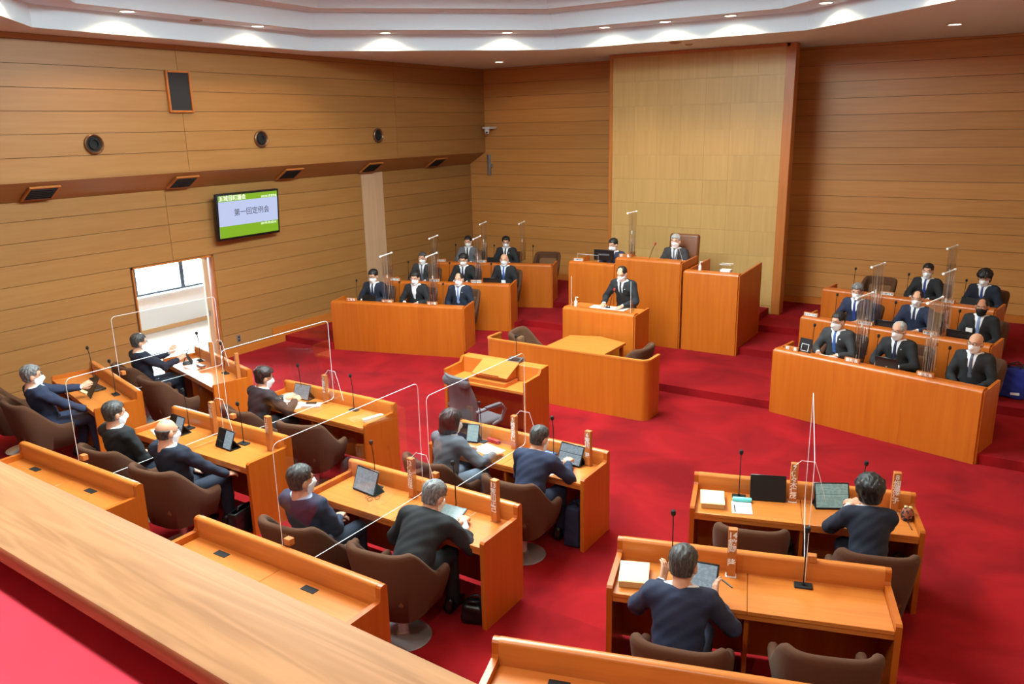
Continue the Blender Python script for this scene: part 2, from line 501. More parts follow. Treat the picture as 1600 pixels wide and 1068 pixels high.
sof = prism([(-12.21, 3.09), (-11.725, 3.385), (-11.725, 3.42), (-12.21, 3.42)], YF, YB, 'Y', None)
obj('soffit', sof, wl, W_WALLY)
bb = struct('baseboard_left', join([(boxm(0.03, DY0 - YF, 0.16), T(XL + 0.015, (DY0 + YF) / 2, 0.25 if False else 0.08)),
                                    (boxm(0.03, 10.45 - DY1, 0.15), T(XL + 0.015, (10.45 + DY1) / 2, 0.075)),
                                    (boxm(0.035, YB - 10.15, 0.2), T(XL + 0.0175, (YB + 10.15) / 2, 0.22))]), W_Y)
# back wall
wb = struct('wall_back', boxm(XR - XL + 0.4, 0.2, ZC + 0.2, org=((XL + XR) / 2, YB + 0.1, ZC / 2)), W_DARKBACK)
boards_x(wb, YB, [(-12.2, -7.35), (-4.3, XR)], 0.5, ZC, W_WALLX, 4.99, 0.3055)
struct('baseboard_back', join([(boxm(4.85, 0.03, 0.14), T(-9.78, YB - 0.015, 0.43)), (boxm(5.25, 0.03, 0.14), T(-1.68, YB - 0.015, 0.43))]), W_X)
struct('wall_right', boxm(0.2, YB - YF, ZC + 0.4), W_PALE, loc=(XR + 0.1, (YB + YF) / 2, ZC / 2))
struct('wall_rear', boxm(XR - XL + 0.4, 0.2, ZC + 0.4), M_white, loc=((XL + XR) / 2, YF - 0.1, ZC / 2))

# golden panel wall behind the presiding seat
pil = empty('wall_feature', T(0, 0, 0), kind='structure')
obj('core', boxm(2.9, 1.2, ZC - 0.36), pil, W_DARKBACK, loc=(-5.82, 16.3, (ZC + 0.36) / 2))
obj('backing', boxm(3.4, 0.12, ZC - 0.38), pil, W_PIL, loc=(-5.82, 15.66, (ZC + 0.36) / 2))
PX0, PX1 = -7.60, -4.16
cols = 7
rows = 10
pw = (PX1 - PX0) / cols
ph = (5.28 - 0.52) / rows
for i in range(cols):
    for j in range(rows):
        obj('panel', boxm(pw - 0.0015, 0.03, ph - 0.0025), pil, W_PIL, loc=(PX0 + pw * (i + 0.5), 15.575, 0.52 + ph * (j + 0.5)))
obj('frame', boxm(0.17, 0.24, ZC - 0.37, 0.004, 1), pil, W_TRIM, loc=(-4.075, 15.665, (ZC + 0.36) / 2))
obj('frame', boxm(0.07, 0.24, ZC - 0.37, 0.004, 1), pil, W_TRIM, loc=(-7.635, 15.665, (ZC + 0.36) / 2))
obj('frame', boxm(3.5, 0.24, 0.06), pil, W_TRIM, loc=(-5.85, 15.665, 5.305))
obj('skirting', boxm(3.44, 0.05, 0.15), pil, W_PIL, loc=(-5.88, 15.57, 0.44))

# doorway, folded sliding leaves
dj = empty('door_1', T(0, 0, 0), kind='structure')
obj('jamb', boxm(0.24, 0.025, DZ), dj, W_TRIM, loc=(XL - 0.09, DY0 + 0.0125, DZ / 2))
obj('jamb', boxm(0.24, 0.03, DZ), dj, W_TRIM, loc=(XL - 0.09, DY1 - 0.015, DZ / 2))
obj('head', boxm(0.24, DY1 - DY0, 0.03), dj, W_TRIM, loc=(XL - 0.09, (DY0 + DY1) / 2, DZ - 0.015))
for i in range(3):
    lf = obj('leaf', boxm(0.045, 0.055, DZ - 0.04, 0.004, 1), dj, W_PALE, loc=(XL + 0.005 - 0.05 * i, 8.80 + 0.062 * i, DZ / 2 - 0.01))
    if i == 0:
        obj('handle', boxm(0.012, 0.03, 0.10), lf, M_metal, loc=(0.028, 0, -0.05))
# corridor behind it
CXW = -15.2
struct('floor_corridor', boxm(3.1, 9.0, 0.1), M_corrfloor, loc=(XL - 1.65, 9.6, -0.06))
struct('wall_corridor', join([(boxm(0.2, 9.0, 0.78), T(CXW - 0.1, 9.6, 0.39)), (boxm(0.2, 9.0, 0.6), T(CXW - 0.1, 9.6, 2.6)),
                              (boxm(0.2, 1.6, 1.6), T(CXW - 0.1, 5.9, 1.55)), (boxm(0.2, 1.6, 1.6), T(CXW - 0.1, 13.3, 1.55)),
                              (boxm(3.1, 0.2, 2.9), T(XL - 1.65, 5.0, 1.45)), (boxm(3.1, 0.2, 2.9), T(XL - 1.65, 14.2, 1.45))]), M_corr)
struct('ceiling_corridor', boxm(3.3, 9.4, 0.1), M_white, loc=(XL - 1.65, 9.6, 2.85))
struct('baseboard_corridor', boxm(0.03, 9.0, 0.09), M_skirt, loc=(CXW + 0.015, 9.6, 0.045))
for y in (7.6, 11.4):  # lamps added out of sight to brighten the corridor wall
    cl = empty('corridor_fill_lamp', T(XL - 1.5, y, 2.79), 'unseen white tube lamp added to the corridor ceiling, %s' % ('near end' if y < 9 else 'far end'), 'ceiling light', 'added corridor lamps')
    obj('housing', boxm(0.30, 1.3, 0.05), cl, M_white)
    obj('diffuser', boxm(0.24, 1.24, 0.02), cl, M_corrfill, loc=(0, 0, -0.03))
wn = empty('window_1', T(CXW, 9.6, 0), kind='structure')
obj('sill', boxm(0.22, 5.8, 0.03), wn, M_corr, loc=(0.0, 0, 0.775))
for z in (0.81, 2.28):
    obj('window_frame', boxm(0.06, 5.8, 0.045), wn, M_frame, loc=(-0.06, 0, z))
edges = [-2.9, -1.1, -0.235, 0.84, 1.9, 2.9]
for i, y in enumerate(edges):
    obj('mullion', boxm(0.07, 0.10 if i == 3 else 0.05, 1.47), wn, M_frame, loc=(-0.06, y, 1.545))
for a, c in zip(edges, edges[1:]):
    obj('pane', boxm(0.008, c - a - 0.05, 1.44), wn, M_glass, loc=(-0.06, (a + c) / 2, 1.545))

# ------------------------------------------------------------------ ceiling
def octa(x0, x1, y0, y1, cx, cy):
    return [(x0 + cx, y0), (x1 - cx, y0), (x1, y0 + cy), (x1, y1 - cy), (x1 - cx, y1), (x0 + cx, y1), (x0, y1 - cy), (x0, y0 + cy)]
O1 = octa(-11.06, -0.22, 2.9, 13.70, 3.16, 3.0)
O2 = octa(-10.60, -0.68, 3.4, 13.12, 2.95, 2.85)
O3 = octa(-10.18, -1.10, 3.9, 12.64, 2.75, 2.6)
def flat_ring(outer, inner, z):
    bm = bmesh.new()
    es = []
    for poly in (outer, inner):
        vs = [bm.verts.new((x, y, z)) for x, y in poly]
        es += [bm.edges.new((vs[i], vs[(i + 1) % len(vs)])) for i in range(len(vs))]
    bmesh.ops.triangle_fill(bm, edges=es, use_beauty=True)
    me = bpy.data.meshes.new('ring'); bm.to_mesh(me); bm.free()
    return me
def riser(poly, z0, z1):
    n = len(poly)
    return mesh_from([(x, y, z0) for x, y in poly] + [(x, y, z1) for x, y in poly],
                     [(i, (i + 1) % n, (i + 1) % n + n, i + n) for i in range(n)])
def cap(poly, z):
    return mesh_from([(x, y, z) for x, y in poly], [tuple(range(len(poly)))])
RECT = [(XL - 0.2, YF - 0.2), (XR + 0.2, YF - 0.2), (XR + 0.2, YB + 0.2), (XL - 0.2, YB + 0.2)]
I4 = Matrix.Identity(4)
struct('ceiling', join([(flat_ring(RECT, O1, ZC), I4), (riser(O1, ZC, 5.62), I4), (flat_ring(O1, O2, 5.62), I4), (riser(O2, 5.62, 5.90), I4),
                        (flat_ring(O2, O3, 5.90), I4), (riser(O3, 5.90, 6.2), I4), (cap(O3, 6.2), I4)]), M_white)
for ly, w in ((9.0, 'front'), (5.6, 'rear')):
    lp = empty('ceiling_light', T(CX, ly, 6.14), w + ' square luminous ceiling panel in the middle of the coffer', 'ceiling light', 'luminous ceiling panels')
    obj('frame', join([(boxm(2.7, 0.1, 0.10), T(0, s * 1.3, 0)) for s in (-1, 1)] + [(boxm(0.1, 2.5, 0.10), T(s * 1.3, 0, 0)) for s in (-1, 1)]), lp, M_white)
    obj('diffuser', boxm(2.5, 2.5, 0.03), lp, M_panel2 if ly > 7 else M_panel, loc=(0, 0, -0.02))

# recessed downlights: lamp, rim, lens
def downlight(x, y, z, label, watts=DOWN_W, group='recessed ceiling downlights', col=(1.0, 0.74, 0.45)):
    e = empty('downlight', T(x, y, z), label, 'downlight', group)
    obj('rim', lathe([(0.11, 0.0), (0.115, -0.008), (0.10, -0.012), (0.085, -0.004), (0.085, 0.0)], 20, False), e, M_white)
    obj('lens', lathe([(0.0, -0.003), (0.085, -0.003), (0.085, -0.006), (0.0, -0.006)], 20), e, M_lamp)
    ld = bpy.data.lights.new('downlight_lamp', 'SPOT')
    ld.energy = watts; ld.color = col; ld.spot_size = R_(150); ld.spot_blend = 0.35; ld.shadow_soft_size = 0.06
    lo = bpy.data.objects.new('lamp', ld); COL.objects.link(lo); lo.parent = e; lo.location = (0, 0, -0.03)
    return e
dl = [((-10.78, 7.07), 'first lit downlight along the left ceiling coffer'), ((-10.80, 9.32), 'second lit downlight along the left ceiling coffer'),
      ((-9.98, 11.42), 'lit downlight left on the slanted ceiling coffer edge'), ((-8.40, 12.90), 'lit downlight right on the slanted ceiling coffer edge'),
      ((-6.72, 13.40), 'left of three downlights in front of the golden panel'), ((-5.60, 13.40), 'middle of three downlights in front of the golden panel'),
      ((-4.50, 13.40), 'right of three downlights in front of the golden panel')]
for (x, y), lab in dl:
    downlight(x, y, 5.62, lab)
for (x, y), lab in [((-2.95, 12.93), 'downlight lighting the coffer above the right bank'), ((-1.35, 11.45), 'downlight farther along the right slanted coffer')]:
    downlight(x, y, 5.62, lab)
for (x, y), lab in [((-0.50, 9.3), 'downlight on the right coffer, outside the picture'), ((-0.50, 6.9), 'second downlight on the right coffer, outside the picture'),
                    ((-10.0, 5.1), 'downlight on the rear left coffer, outside the picture'), ((-7.6, 3.15), 'left downlight on the rear coffer, outside the picture'),
                    ((-5.6, 3.15), 'middle downlight on the rear coffer, outside the picture'), ((-3.6, 3.15), 'right downlight on the rear coffer, outside the picture'), ((-1.3, 5.0), 'downlight on the rear right coffer, outside the picture')]:
    downlight(x, y, 5.62, lab)
for x, w in ((-4.4, 'first'), (-2.6, 'second'), (-0.8, 'third')):
    downlight(x, 0.9, ZC, w + ' gallery downlight above the rail, outside the picture', 230, col=(0.93, 1.0, 0.97))
downlight(-10.17, 15.26, ZC, 'lone downlight in the low ceiling near the left corner', 14)
downlight(-1.42, 14.51, ZC, 'lone downlight in the low ceiling above the right bank', 14)
for (x, y, r), lab in [((-5.66, 14.01, 0.10), 'round ceiling speaker in front of the golden panel'), ((-5.60, 14.5, 0.07), 'small round smoke detector beside the golden panel top')]:
    tag(obj('ceiling_disc', lathe([(0.0, 0), (r, 0), (r, -0.012), (r * 0.6, -0.025), (0, -0.025)], 20), None, plain('disc%.2f' % r, (170, 140, 120), 0.6), loc=(x, y, ZC)), lab, 'ceiling fitting')
tag(obj('ceiling_disc', lathe([(0.0, 0), (0.09, 0), (0.09, -0.012), (0.05, -0.025), (0, -0.025)], 20), None, MATS['disc0.10'], loc=(-10.9, 8.25, 5.62)), 'round ceiling speaker between two left coffer downlights', 'ceiling fitting')

# ------------------------------------------------------------------ fittings on the left wall
for i, (y, w) in enumerate([(6.12, 'first'), (8.44, 'second'), (10.75, 'third'), (13.0, 'fourth'), (15.23, 'fifth')]):
    e = empty('soffit_vent', T(-11.965, y, 3.225) @ Matrix.Rotation(math.atan2(0.295, 0.485), 4, 'Y').inverted(), w + ' black louvre vent from the left along the wooden soffit', 'air vent', 'soffit vents')
    for s in (-1, 1):
        obj('frame', boxm(0.36, 0.028, 0.03), e, W_TRIM, loc=(0, s * 0.205, -0.012))
        obj('frame', boxm(0.028, 0.382, 0.03), e, W_TRIM, loc=(s * 0.166, 0, -0.012))
    obj('grille', boxm(0.29, 0.375, 0.012), e, M_blackm, loc=(0, 0, -0.018))
    for k in range(6):
        obj('louvre', boxm(0.006, 0.37, 0.016), e, M_blackm, loc=(-0.125 + 0.05 * k, 0, -0.026), rot=(0, 0.5, 0))
for y, w in [(6.86, 'nearest'), (9.93, 'middle'), (12.98, 'farthest')]:
    e = empty('air_nozzle', T(-11.715, y, 3.87) @ RY(90), w + ' of three round bronze air nozzles on the left wall', 'air nozzle', 'round wall nozzles')
    obj('collar', lathe([(0.105, 0), (0.145, 0.0), (0.145, 0.03), (0.13, 0.042), (0.115, 0.03), (0.105, 0.0)], 28, False), e, M_bronze)
    obj('recess', lathe([(0.0, 0.002), (0.106, 0.002), (0.106, 0.006), (0.0, 0.006)], 28), e, M_blackm)
    obj('nozzle', lathe([(0.055, 0.006), (0.085, 0.006), (0.075, 0.035), (0.064, 0.035), (0.055, 0.01)], 24, False), e, M_blackm)
e = empty('wall_speaker', T(-11.715, 8.39, 4.635), 'tall black cloth loudspeaker framed in wood high on left wall', 'speaker')
for s in (-1, 1):
    obj('frame', boxm(0.05, 0.035, 0.64, 0.006, 1), e, W_TRIM, loc=(0.02, s * 0.205, 0))
    obj('frame', boxm(0.05, 0.375, 0.035, 0.006, 1), e, W_TRIM, loc=(0.02, 0, s * 0.3025))
obj('grille', boxm(0.02, 0.375, 0.575), e, M_grille, loc=(0.012, 0, 0))
tv = empty('wall_television', T(-12.02, 9.74, 2.56) @ RZ(1.5) @ RY(4), 'wall television showing green and white slide beside the doorway', 'television')
obj('casing', boxm(0.06, 1.42, 0.82, 0.01), tv, M_black)
sc_ = obj('screen', boxm(0.004, 1.34, 0.74), tv, M_scrw, loc=(0.031, 0, 0.005))
obj('slide_band', boxm(0.002, 1.34, 0.105), sc_, M_green, loc=(0.003, 0, 0.3175))
obj('slide_band', boxm(0.002, 1.34, 0.205), sc_, M_green, loc=(0.003, 0, -0.2675))
TXT = Matrix(((0, 0, 1, 0), (1, 0, 0, 0), (0, 1, 0, 0), (0, 0, 0, 1)))     # text plane facing +X
def tvtext(s, size, y, z, mat):
    obj('slide_lettering', text_mesh(s, size, bold=0.003), sc_, mat, M=T(0.0055, y, z) @ TXT)
tvtext('第一回定例会', 0.135, 0.06, 0.05, M_scrtxt)
tvtext('五城目町議会', 0.10, -0.36, 0.315, M_scrwtxt)
tvtext('2021年3月定例会', 0.05, 0.47, 0.29, M_scrwtxt)
tvtext('2021年3月2日(火)', 0.05, 0.44, -0.20, M_scrwtxt)
obj('bracket', boxm(0.16, 0.3, 0.3), tv, M_black, loc=(-0.11, 0, 0))
e = empty('security_camera', T(-11.5, 16.88, 3.95), 'white security camera on bracket in the room corner', 'camera')
obj('bracket', boxm(0.22, 0.30, 0.05, 0.006), e, M_offw, loc=(0.02, -0.14, 0.02))
obj('housing', lathe([(0.0, -0.12), (0.045, -0.11), (0.06, -0.06), (0.06, 0.0), (0.0, 0.0)], 20), e, M_offw, loc=(0.0, -0.22, -0.01))
obj('lens', lathe([(0.0, -0.02), (0.024, -0.02), (0.024, 0.0), (0.0, 0.0)], 16), e, M_black, loc=(0.02, -0.275, -0.085), rot=(R_(90), 0, 0))
e = empty('bar_fixture', T(-11.6, 16.86, 3.08), 'narrow grey metal bar fixed upright beside the left corner', 'wall fitting')
obj('bar', boxm(0.09, 0.06, 0.50, 0.01), e, M_metal)
obj('clip', boxm(0.05, 0.05, 0.09, 0.008), e, M_metal, loc=(0.07, 0.0, -0.02))
e = empty('wall_outlet', T(XL + 0.022, 9.36, 0.30), 'small grey power outlet on left wall past the doorway', 'outlet')
obj('plate', boxm(0.01, 0.08, 0.13, 0.003), e, M_greyp)
for s in (-1, 1): obj('socket', boxm(0.006, 0.035, 0.035), e, M_black, loc=(0.006, 0, s * 0.03))

# ------------------------------------------------------------------ gallery rail at the photographer's feet
gr = empty('gallery_rail', T(-2.62, 0.98, 3.0) @ RZ(-2.3), 'broad pale wooden rail cap of the gallery in the foreground', 'railing')
obj('cap', boxm(7.1, 0.262, 0.05, 0.006), gr, W_RAIL, loc=(0, 0, -0.025))
obj('parapet', boxm(7.1, 0.16, 0.95), gr, M_carpet, loc=(0, 0.02, -0.525))
slab('floor_ledge', [(-6.2, 0.0), (XR, 0.0), (XR, 0.80), (-6.2, 1.05)], 2.62, 2.86, plain('gallery_carpet_lit', (214, 66, 82), 0.95, noise=0.25, nscale=3, spec=0.1))  # red carpet painted lighter and pinker, strong light put into its colour
slab('floor_gallery', [(-6.2, YF), (XR, YF), (XR, 0.78), (-6.2, 0.98)], 2.0, 2.62)

# ------------------------------------------------------------------ members' desks
TOP = 0.71          # worktop height above the row's floor
RIDGE = 0.865
DL = 1.83
DEPTH = 0.47
side_prof = [(-DEPTH, 0.0), (-DEPTH, 0.745), (-DEPTH + 0.015, 0.76), (0.0, 0.76), (0.012, 0.78), (0.015, RIDGE - 0.03)] + \
            [(0.0475 + 0.0325 * math.cos(R_(a)), RIDGE - 0.02 + 0.02 * math.sin(R_(a))) for a in (170, 130, 90, 50, 10)] + [(0.08, 0.0)]
ME_side = prism(side_prof, -0.02, 0.02, 'X')
ME_top = boxm(DL / 2 - 0.0215, DEPTH + 0.02, 0.03, 0.003, 1)
ME_ridge = prism([(0.012, TOP), (0.012, RIDGE - 0.02), (0.02, RIDGE - 0.006), (0.032, RIDGE), (0.064, RIDGE), (0.074, RIDGE - 0.006), (0.08, RIDGE - 0.02), (0.08, TOP)], -DL / 2 + 0.02, DL / 2 - 0.02, 'X', 40)
ME_mod = boxm(DL - 0.04, 0.02, 0.66)
ME_div = boxm(0.03, 0.42, 0.68)
ME_shelf = boxm(DL / 2 - 0.06, 0.30, 0.016)
ME_sock = boxm(0.12, 0.055, 0.004)
ME_lip = boxm(DL - 0.04, 0.02, 0.045)
DESK = {'A': ((-9.715, 7.075), -14.9, 0), 'D': ((-7.06, 6.755), 0, 0), 'E': ((-4.235, 6.70), 0, 0), 'I': ((-1.485, 6.93), 16.5, 0),
        'B': ((-9.70, 5.44), -14.5, .17), 'C': ((-6.995, 5.075), 0, .17), 'F': ((-4.185, 4.98), 0, .17), 'J': ((-1.43, 5.185), 16.9, .17),
        'G': ((-6.915, 3.41), 0, .34), 'H': ((-4.14, 3.30), 0, .34), 'K': ((-1.40, 3.495), 17.1, .34)}
DLAB = {'A': 'two-seat orange wood desk beside the open doorway', 'B': 'two-seat orange wood desk nearest the left wall, second row',
        'C': 'two-seat orange wood desk of the bald man', 'D': 'two-seat orange wood desk with open papers, one chair empty',
        'E': 'two-seat orange wood desk of the woman in grey', 'F': 'two-seat orange wood desk of the hunched man in black',
        'G': 'empty orange wood desk at the left picture edge by the rail', 'H': 'empty orange wood desk partly hidden by the gallery rail',
        'I': 'two-seat orange wood desk with teal case and cream book', 'J': 'nearest right orange wood desk with green pen lying on it',
        'K': 'orange wood desk cut off by the bottom picture edge'}
def DM(k): return T(DESK[k][0][0], DESK[k][0][1], DESK[k][2]) @ RZ(DESK[k][1])
MIC_X = (-0.53, 0.37)
for k in DESK:
    e = empty('member_desk', DM(k), DLAB[k], 'desk', "members' two-seat desks")
    for s in (-1, 1):
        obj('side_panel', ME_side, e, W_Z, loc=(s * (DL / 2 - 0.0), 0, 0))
        w = obj('worktop', ME_top, e, W_X, loc=(s * (DL / 4 - 0.0095), -DEPTH / 2 + 0.012, TOP - 0.015))
        obj('shelf', ME_shelf, e, W_X, loc=(s * DL / 4, -0.17, TOP - 0.13))
        obj('socket_plate', ME_sock, e, M_blackm, loc=(MIC_X[(s + 1) // 2], -0.065, TOP + 0.002))
    obj('ridge', ME_ridge, e, W_X)
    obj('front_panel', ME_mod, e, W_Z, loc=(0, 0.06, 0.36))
    obj('edge_lip', ME_lip, e, W_X, loc=(0, -DEPTH + 0.02, TOP - 0.045))
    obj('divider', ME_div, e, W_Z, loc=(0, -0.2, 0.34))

# ------------------------------------------------------------------ tub chairs
def tub_shell(back_h=0.90, arm_h=0.57, a=0.30, yb=-0.30, yf=0.24, bottom=0.27, th=0.065, taper=0.80):
    n = 44
    path = []
    L1 = yf - (-0.02)
    ang_n = 26
    for i in range(9): path.append((-a, yf - L1 * i / 9.0, -1.0, 0.0))
    for i in range(ang_n + 1):
        t = PI * i / ang_n
        ex = 0.62
        c, s_ = math.cos(t), math.sin(t)
        x = -a * math.copysign(abs(c) ** ex, c); y = -0.02 + (yb + 0.02) * abs(s_) ** ex
        path.append((x, y, -c, -s_))
    for i in range(1, 10): path.append((a, -0.02 + L1 * i / 9.0, 1.0, 0.0))
    v, f = [], []
    m = None
    for (x, y, nx, ny) in path:
        back = max(0.0, min(1.0, (0.13 - y) / 0.34)); back = back * back * (3 - 2 * back)
        top = arm_h + (back_h - arm_h) * back
        rec = -0.07 * back
        def P(off, z, sc_):
            k = (z - bottom) / (top - bottom)
            return ((x * sc_ - nx * off), (y * (sc_ if y < 0 else 1 - (1 - sc_) * 0.6) - ny * off) + rec * k, z)
        sec = [P(0.05, bottom, taper), P(0.0, bottom + 0.02, taper), P(-0.006, bottom + (top - bottom) * 0.5, (taper + 1) / 2 + 0.02), P(-0.004, top - 0.05, 1.0),
               P(0.004, top - 0.015, 1.0), P(th * 0.3, top, 1.0), P(th * 0.7, top, 1.0), P(th, top - 0.018, 1.0), P(th + 0.004, top - 0.06, 1.0),
               P(th, bottom + 0.13, (taper + 1) / 2), P(th, bottom + 0.02, taper)]
        m = len(sec); v += sec
    N = len(path)
    for i in range(N - 1):
        for j in range(m - 1):
            f.append((i * m + j, i * m + j + 1, (i + 1) * m + j + 1, (i + 1) * m + j))
    f.append(tuple(range(m))); f.append(tuple((N - 1) * m + j for j in range(m - 1, -1, -1)))
    f.append(tuple(i * m for i in range(N)))
    return fix(mesh_from(v, f), 55)
ME_shell = tub_shell()
ME_seat = boxm(0.37, 0.42, 0.12, 0.04, 3)
ME_backc = boxm(0.40, 0.09, 0.34, 0.04, 3)
ME_base = lathe([(0.0, 0.0), (0.215, 0.0), (0.22, 0.008), (0.20, 0.018), (0.06, 0.035), (0.045, 0.05), (0.0, 0.05)], 32)
ME_col = lathe([(0.0, 0.04), (0.04, 0.04), (0.04, 0.27), (0.0, 0.27)], 20)
def tub_chair(M, label, group):
    e = empty('tub_chair', M, label, 'chair', group)
    obj('shell', ME_shell, e, M_fab)
    obj('seat_cushion', ME_seat, e, M_fab_in, loc=(0, 0.045, 0.38))
    obj('back_cushion', ME_backc, e, M_fab_in, loc=(0, -0.245, 0.60), rot=(R_(8), 0, 0))
    obj('column', ME_col, e, M_chrome)
    obj('base', ME_base, e, M_chrome)
    return e

# seat phrases used to single things out
WHO = {'A1': 'the man gesturing by the doorway', 'A2': 'the empty seat beside the gesturing man', 'B1': 'the empty seat against the left wall', 'B2': 'the man with tablet at far left',
       'C1': 'the man left of the bald man', 'C2': 'the bald man', 'D1': 'the dark-haired man with open papers', 'D2': 'the empty seat right of open papers',
       'E1': 'the woman in grey', 'E2': 'the man writing on his tablet', 'F1': 'the man in pale blue collar', 'F2': 'the hunched man in black',
       'I1': 'the empty seat with cream book', 'I2': 'the bushy-haired member in navy', 'J1': 'the man holding a tablet upright', 'J2': 'the empty seat at nearest right desk'}
CH = {'A1': (-0.50, -0.90, 8), 'A2': (0.42, -0.86, 10), 'B1': (-0.50, -0.98, -4), 'B2': (0.36, -0.90, 6), 'C1': (-0.45, -0.90, 4), 'C2': (0.45, -0.92, 6), 'D1': (-0.50, -0.82, -6), 'D2': (0.42, -0.80, 14),
      'E1': (-0.48, -0.82, -8), 'E2': (0.45, -0.80, 2), 'F1': (-0.47, -0.92, 6), 'F2': (0.42, -0.86, 8), 'I1': (-0.42, -0.72, 0), 'I2': (0.48, -0.90, 2), 'J1': (-0.38, -0.92, -3), 'J2': (0.45, -0.78, 3)}
SEATM = {}
for k, (x, y, r) in CH.items():
    SEATM[k] = DM(k[0]) @ T(x, y, 0) @ RZ(r)
    if 'empty' in WHO[k]:
        lab = 'empty brown tub chair, ' + WHO[k].replace('the empty seat ', '')
    else:
        lab = 'brown upholstered tub chair occupied by ' + WHO[k]
    tub_chair(SEATM[k], lab, "members' brown tub chairs")

# ------------------------------------------------------------------ microphones
ME_micbase = join([(boxm(0.12, 0.075, 0.012, 0.003, 1), T(0, 0, 0.006)), (lathe([(0.0, 0.01), (0.014, 0.01), (0.010, 0.03), (0, 0.03)], 12), I4)])
def gooseneck(h, lean): return tube([(0, 0, 0.02), (0, 0, h * 0.55), (0, -lean * 0.35, h * 0.8), (0, -lean, h)], 0.0045, 6)
ME_goose = gooseneck(0.43, 0.02)
ME_goose2 = gooseneck(0.30, 0.05)
ME_mhead = lathe([(0.0, 0.0), (0.010, 0.0), (0.017, 0.01), (0.019, 0.025), (0.015, 0.042), (0.0, 0.048)], 14)
def microphone(M, label, group, short=False, red=False):
    e = empty('microphone', M, label, 'microphone', group)
    obj('base', ME_micbase, e, M_blackm)
    obj('gooseneck', ME_goose2 if short else ME_goose, e, M_blackm)
    h, l = (0.30, 0.05) if short else (0.43, 0.02)
    obj('windscreen', ME_mhead, e, M_red if red else M_blackm, loc=(0, -l, h - 0.008), rot=(R_(8), 0, 0))
for k in WHO:
    x = MIC_X[int(k[1]) - 1]
    y = -0.065
    if k == 'I2': x = 0.47
    if k == 'J1': y = 0.03 - 0.06
    ang = {'A1': 6, 'B1': 4, 'B2': 3, 'I2': 4}.get(k, 0)
    microphone(DM(k[0]) @ T(x, y, TOP) @ RZ(0) @ RY(ang), 'black gooseneck microphone on desk before ' + WHO[k], "members' desk microphones")

# ------------------------------------------------------------------ name posts on the members' desks
ME_post = boxm(0.062, 0.05, 0.36, 0.003, 1)
ME_postfoot = boxm(0.075, 0.055, 0.006, 0.001, 1)
POST = {'A1': '1舘岡', 'C1': '10松浦', 'C2': '11石川', 'D1': '3斎藤晋', 'E1': '5椎名志保', 'E2': '6荒川 滋', 'F1': '12佐沢由佳', 'F2': '13荒川正己', 'I1': '7佐々木仁茂', 'I2': '8畑澤洋子', 'J1': '14舘岡 隆', 'A2': '2工藤'}
for k, s in POST.items():
    x = -0.115 if k[1] == '1' else 0.76
    if k == 'I1': x = -0.07
    e = empty('name_post', DM(k[0]) @ T(x, -0.045, TOP) @ RZ(-6 if k[0] in 'CDEFA' else 0), 'upright wooden name post with white lettering for ' + WHO[k], 'name plate', 'upright name posts')
    obj('post', ME_post, e, W_PLATE, loc=(0, 0, 0.19))
    obj('foot', ME_postfoot, e, M_edge if k[0] in 'IJ' else W_PLATE, loc=(0, 0, 0.003))
    num = ''.join(c for c in s if c.isdigit()); nm = [c for c in s if not c.isdigit()]
    FT = T(0, -0.0262, 0) @ RX(90)
    obj('lettering', text_mesh(num, 0.060), e, M_textw, M=T(0, 0, 0.33) @ FT)
    step = 0.052
    for i, c in enumerate(nm):
        if c == ' ': continue
        obj('lettering', text_mesh(c, 0.060), e, M_textw, M=T(0, 0, 0.272 - step * i) @ FT)

# ------------------------------------------------------------------ acrylic screens between members
def rounded_rect(y0, y1, z0, z1, r=0.05):
    p = []
    for cy, cz, a in ((y1 - r, z1 - r, 0), (y0 + r, z1 - r, 90), (y0 + r, z0 + r, 180), (y1 - r, z0 + r, 270)):
        p += arcpts(cy, cz, r, a, a + 90, 4)
    return p
def acrylic_screen(M, y0, y1, z0, z1, label, block=True, brace=True):
    e = empty('acrylic_screen', M, label, 'screen', 'acrylic screens between members')
    rr = rounded_rect(y0, y1, z0, z1)
    obj('sheet', prism(rr, -0.002, 0.002, 'X'), e, M_acr)
    rim = [(0, a, b_) for a, b_ in rr] + [(0, rr[0][0], rr[0][1])]
    obj('polished_rim', tube(rim, 0.0024, 6), e, M_edge)
    if block:
        obj('wood_block', boxm(0.06, 0.05, 0.05, 0.003, 1), e, W_PLATE, loc=(0.035, y0 + 0.03, block))
    if brace:
        bp = [(-0.11, z0 + 0.005), (-0.11, z0 + 0.30), (-0.05, z0 + 0.36), (0.06, z0 + 0.36), (0.10, z0 + 0.25), (0.17, z0 + 0.005)]
        obj('brace', prism(bp, y1 - 0.012, y1 - 0.008, 'Y'), e, M_acr)
        path = [(a, y1 - 0.01, b_) for a, b_ in bp[1:]]
        obj('brace_rim', tube(path, 0.0022, 6), e, M_edge)
acrylic_screen(T(-4.20, 0, 0), 5.06, 6.63, 0.80, 1.79, 'clear acrylic screen between the woman in grey and her neighbour', 1.06)
acrylic_screen(T(-7.03, 0, 0), 5.16, 6.70, 0.80, 1.79, 'clear acrylic screen beside the man with open papers', 1.06)
acrylic_screen(T(-4.16, 0, 0), 3.37, 4.91, 0.97, 1.96, 'clear acrylic screen between pale-collared man and hunched man', 1.23)
acrylic_screen(T(-6.92, 0, 0), 3.48, 5.00, 0.97, 1.96, 'clear acrylic screen between the bald man and his neighbour', 1.23)
acrylic_screen(T(-1.06, 5.29, 0) @ RZ(13.4), 0.0, 1.53, 0.80, 1.79, 'edge-on clear acrylic screen between the two right desks', 1.06)
acrylic_screen(T(-9.62, 5.5, 0) @ RZ(-3.5), 0.02, 1.50, 0.80, 1.79, 'clear acrylic screen between left wall desk and doorway desk', 1.06)

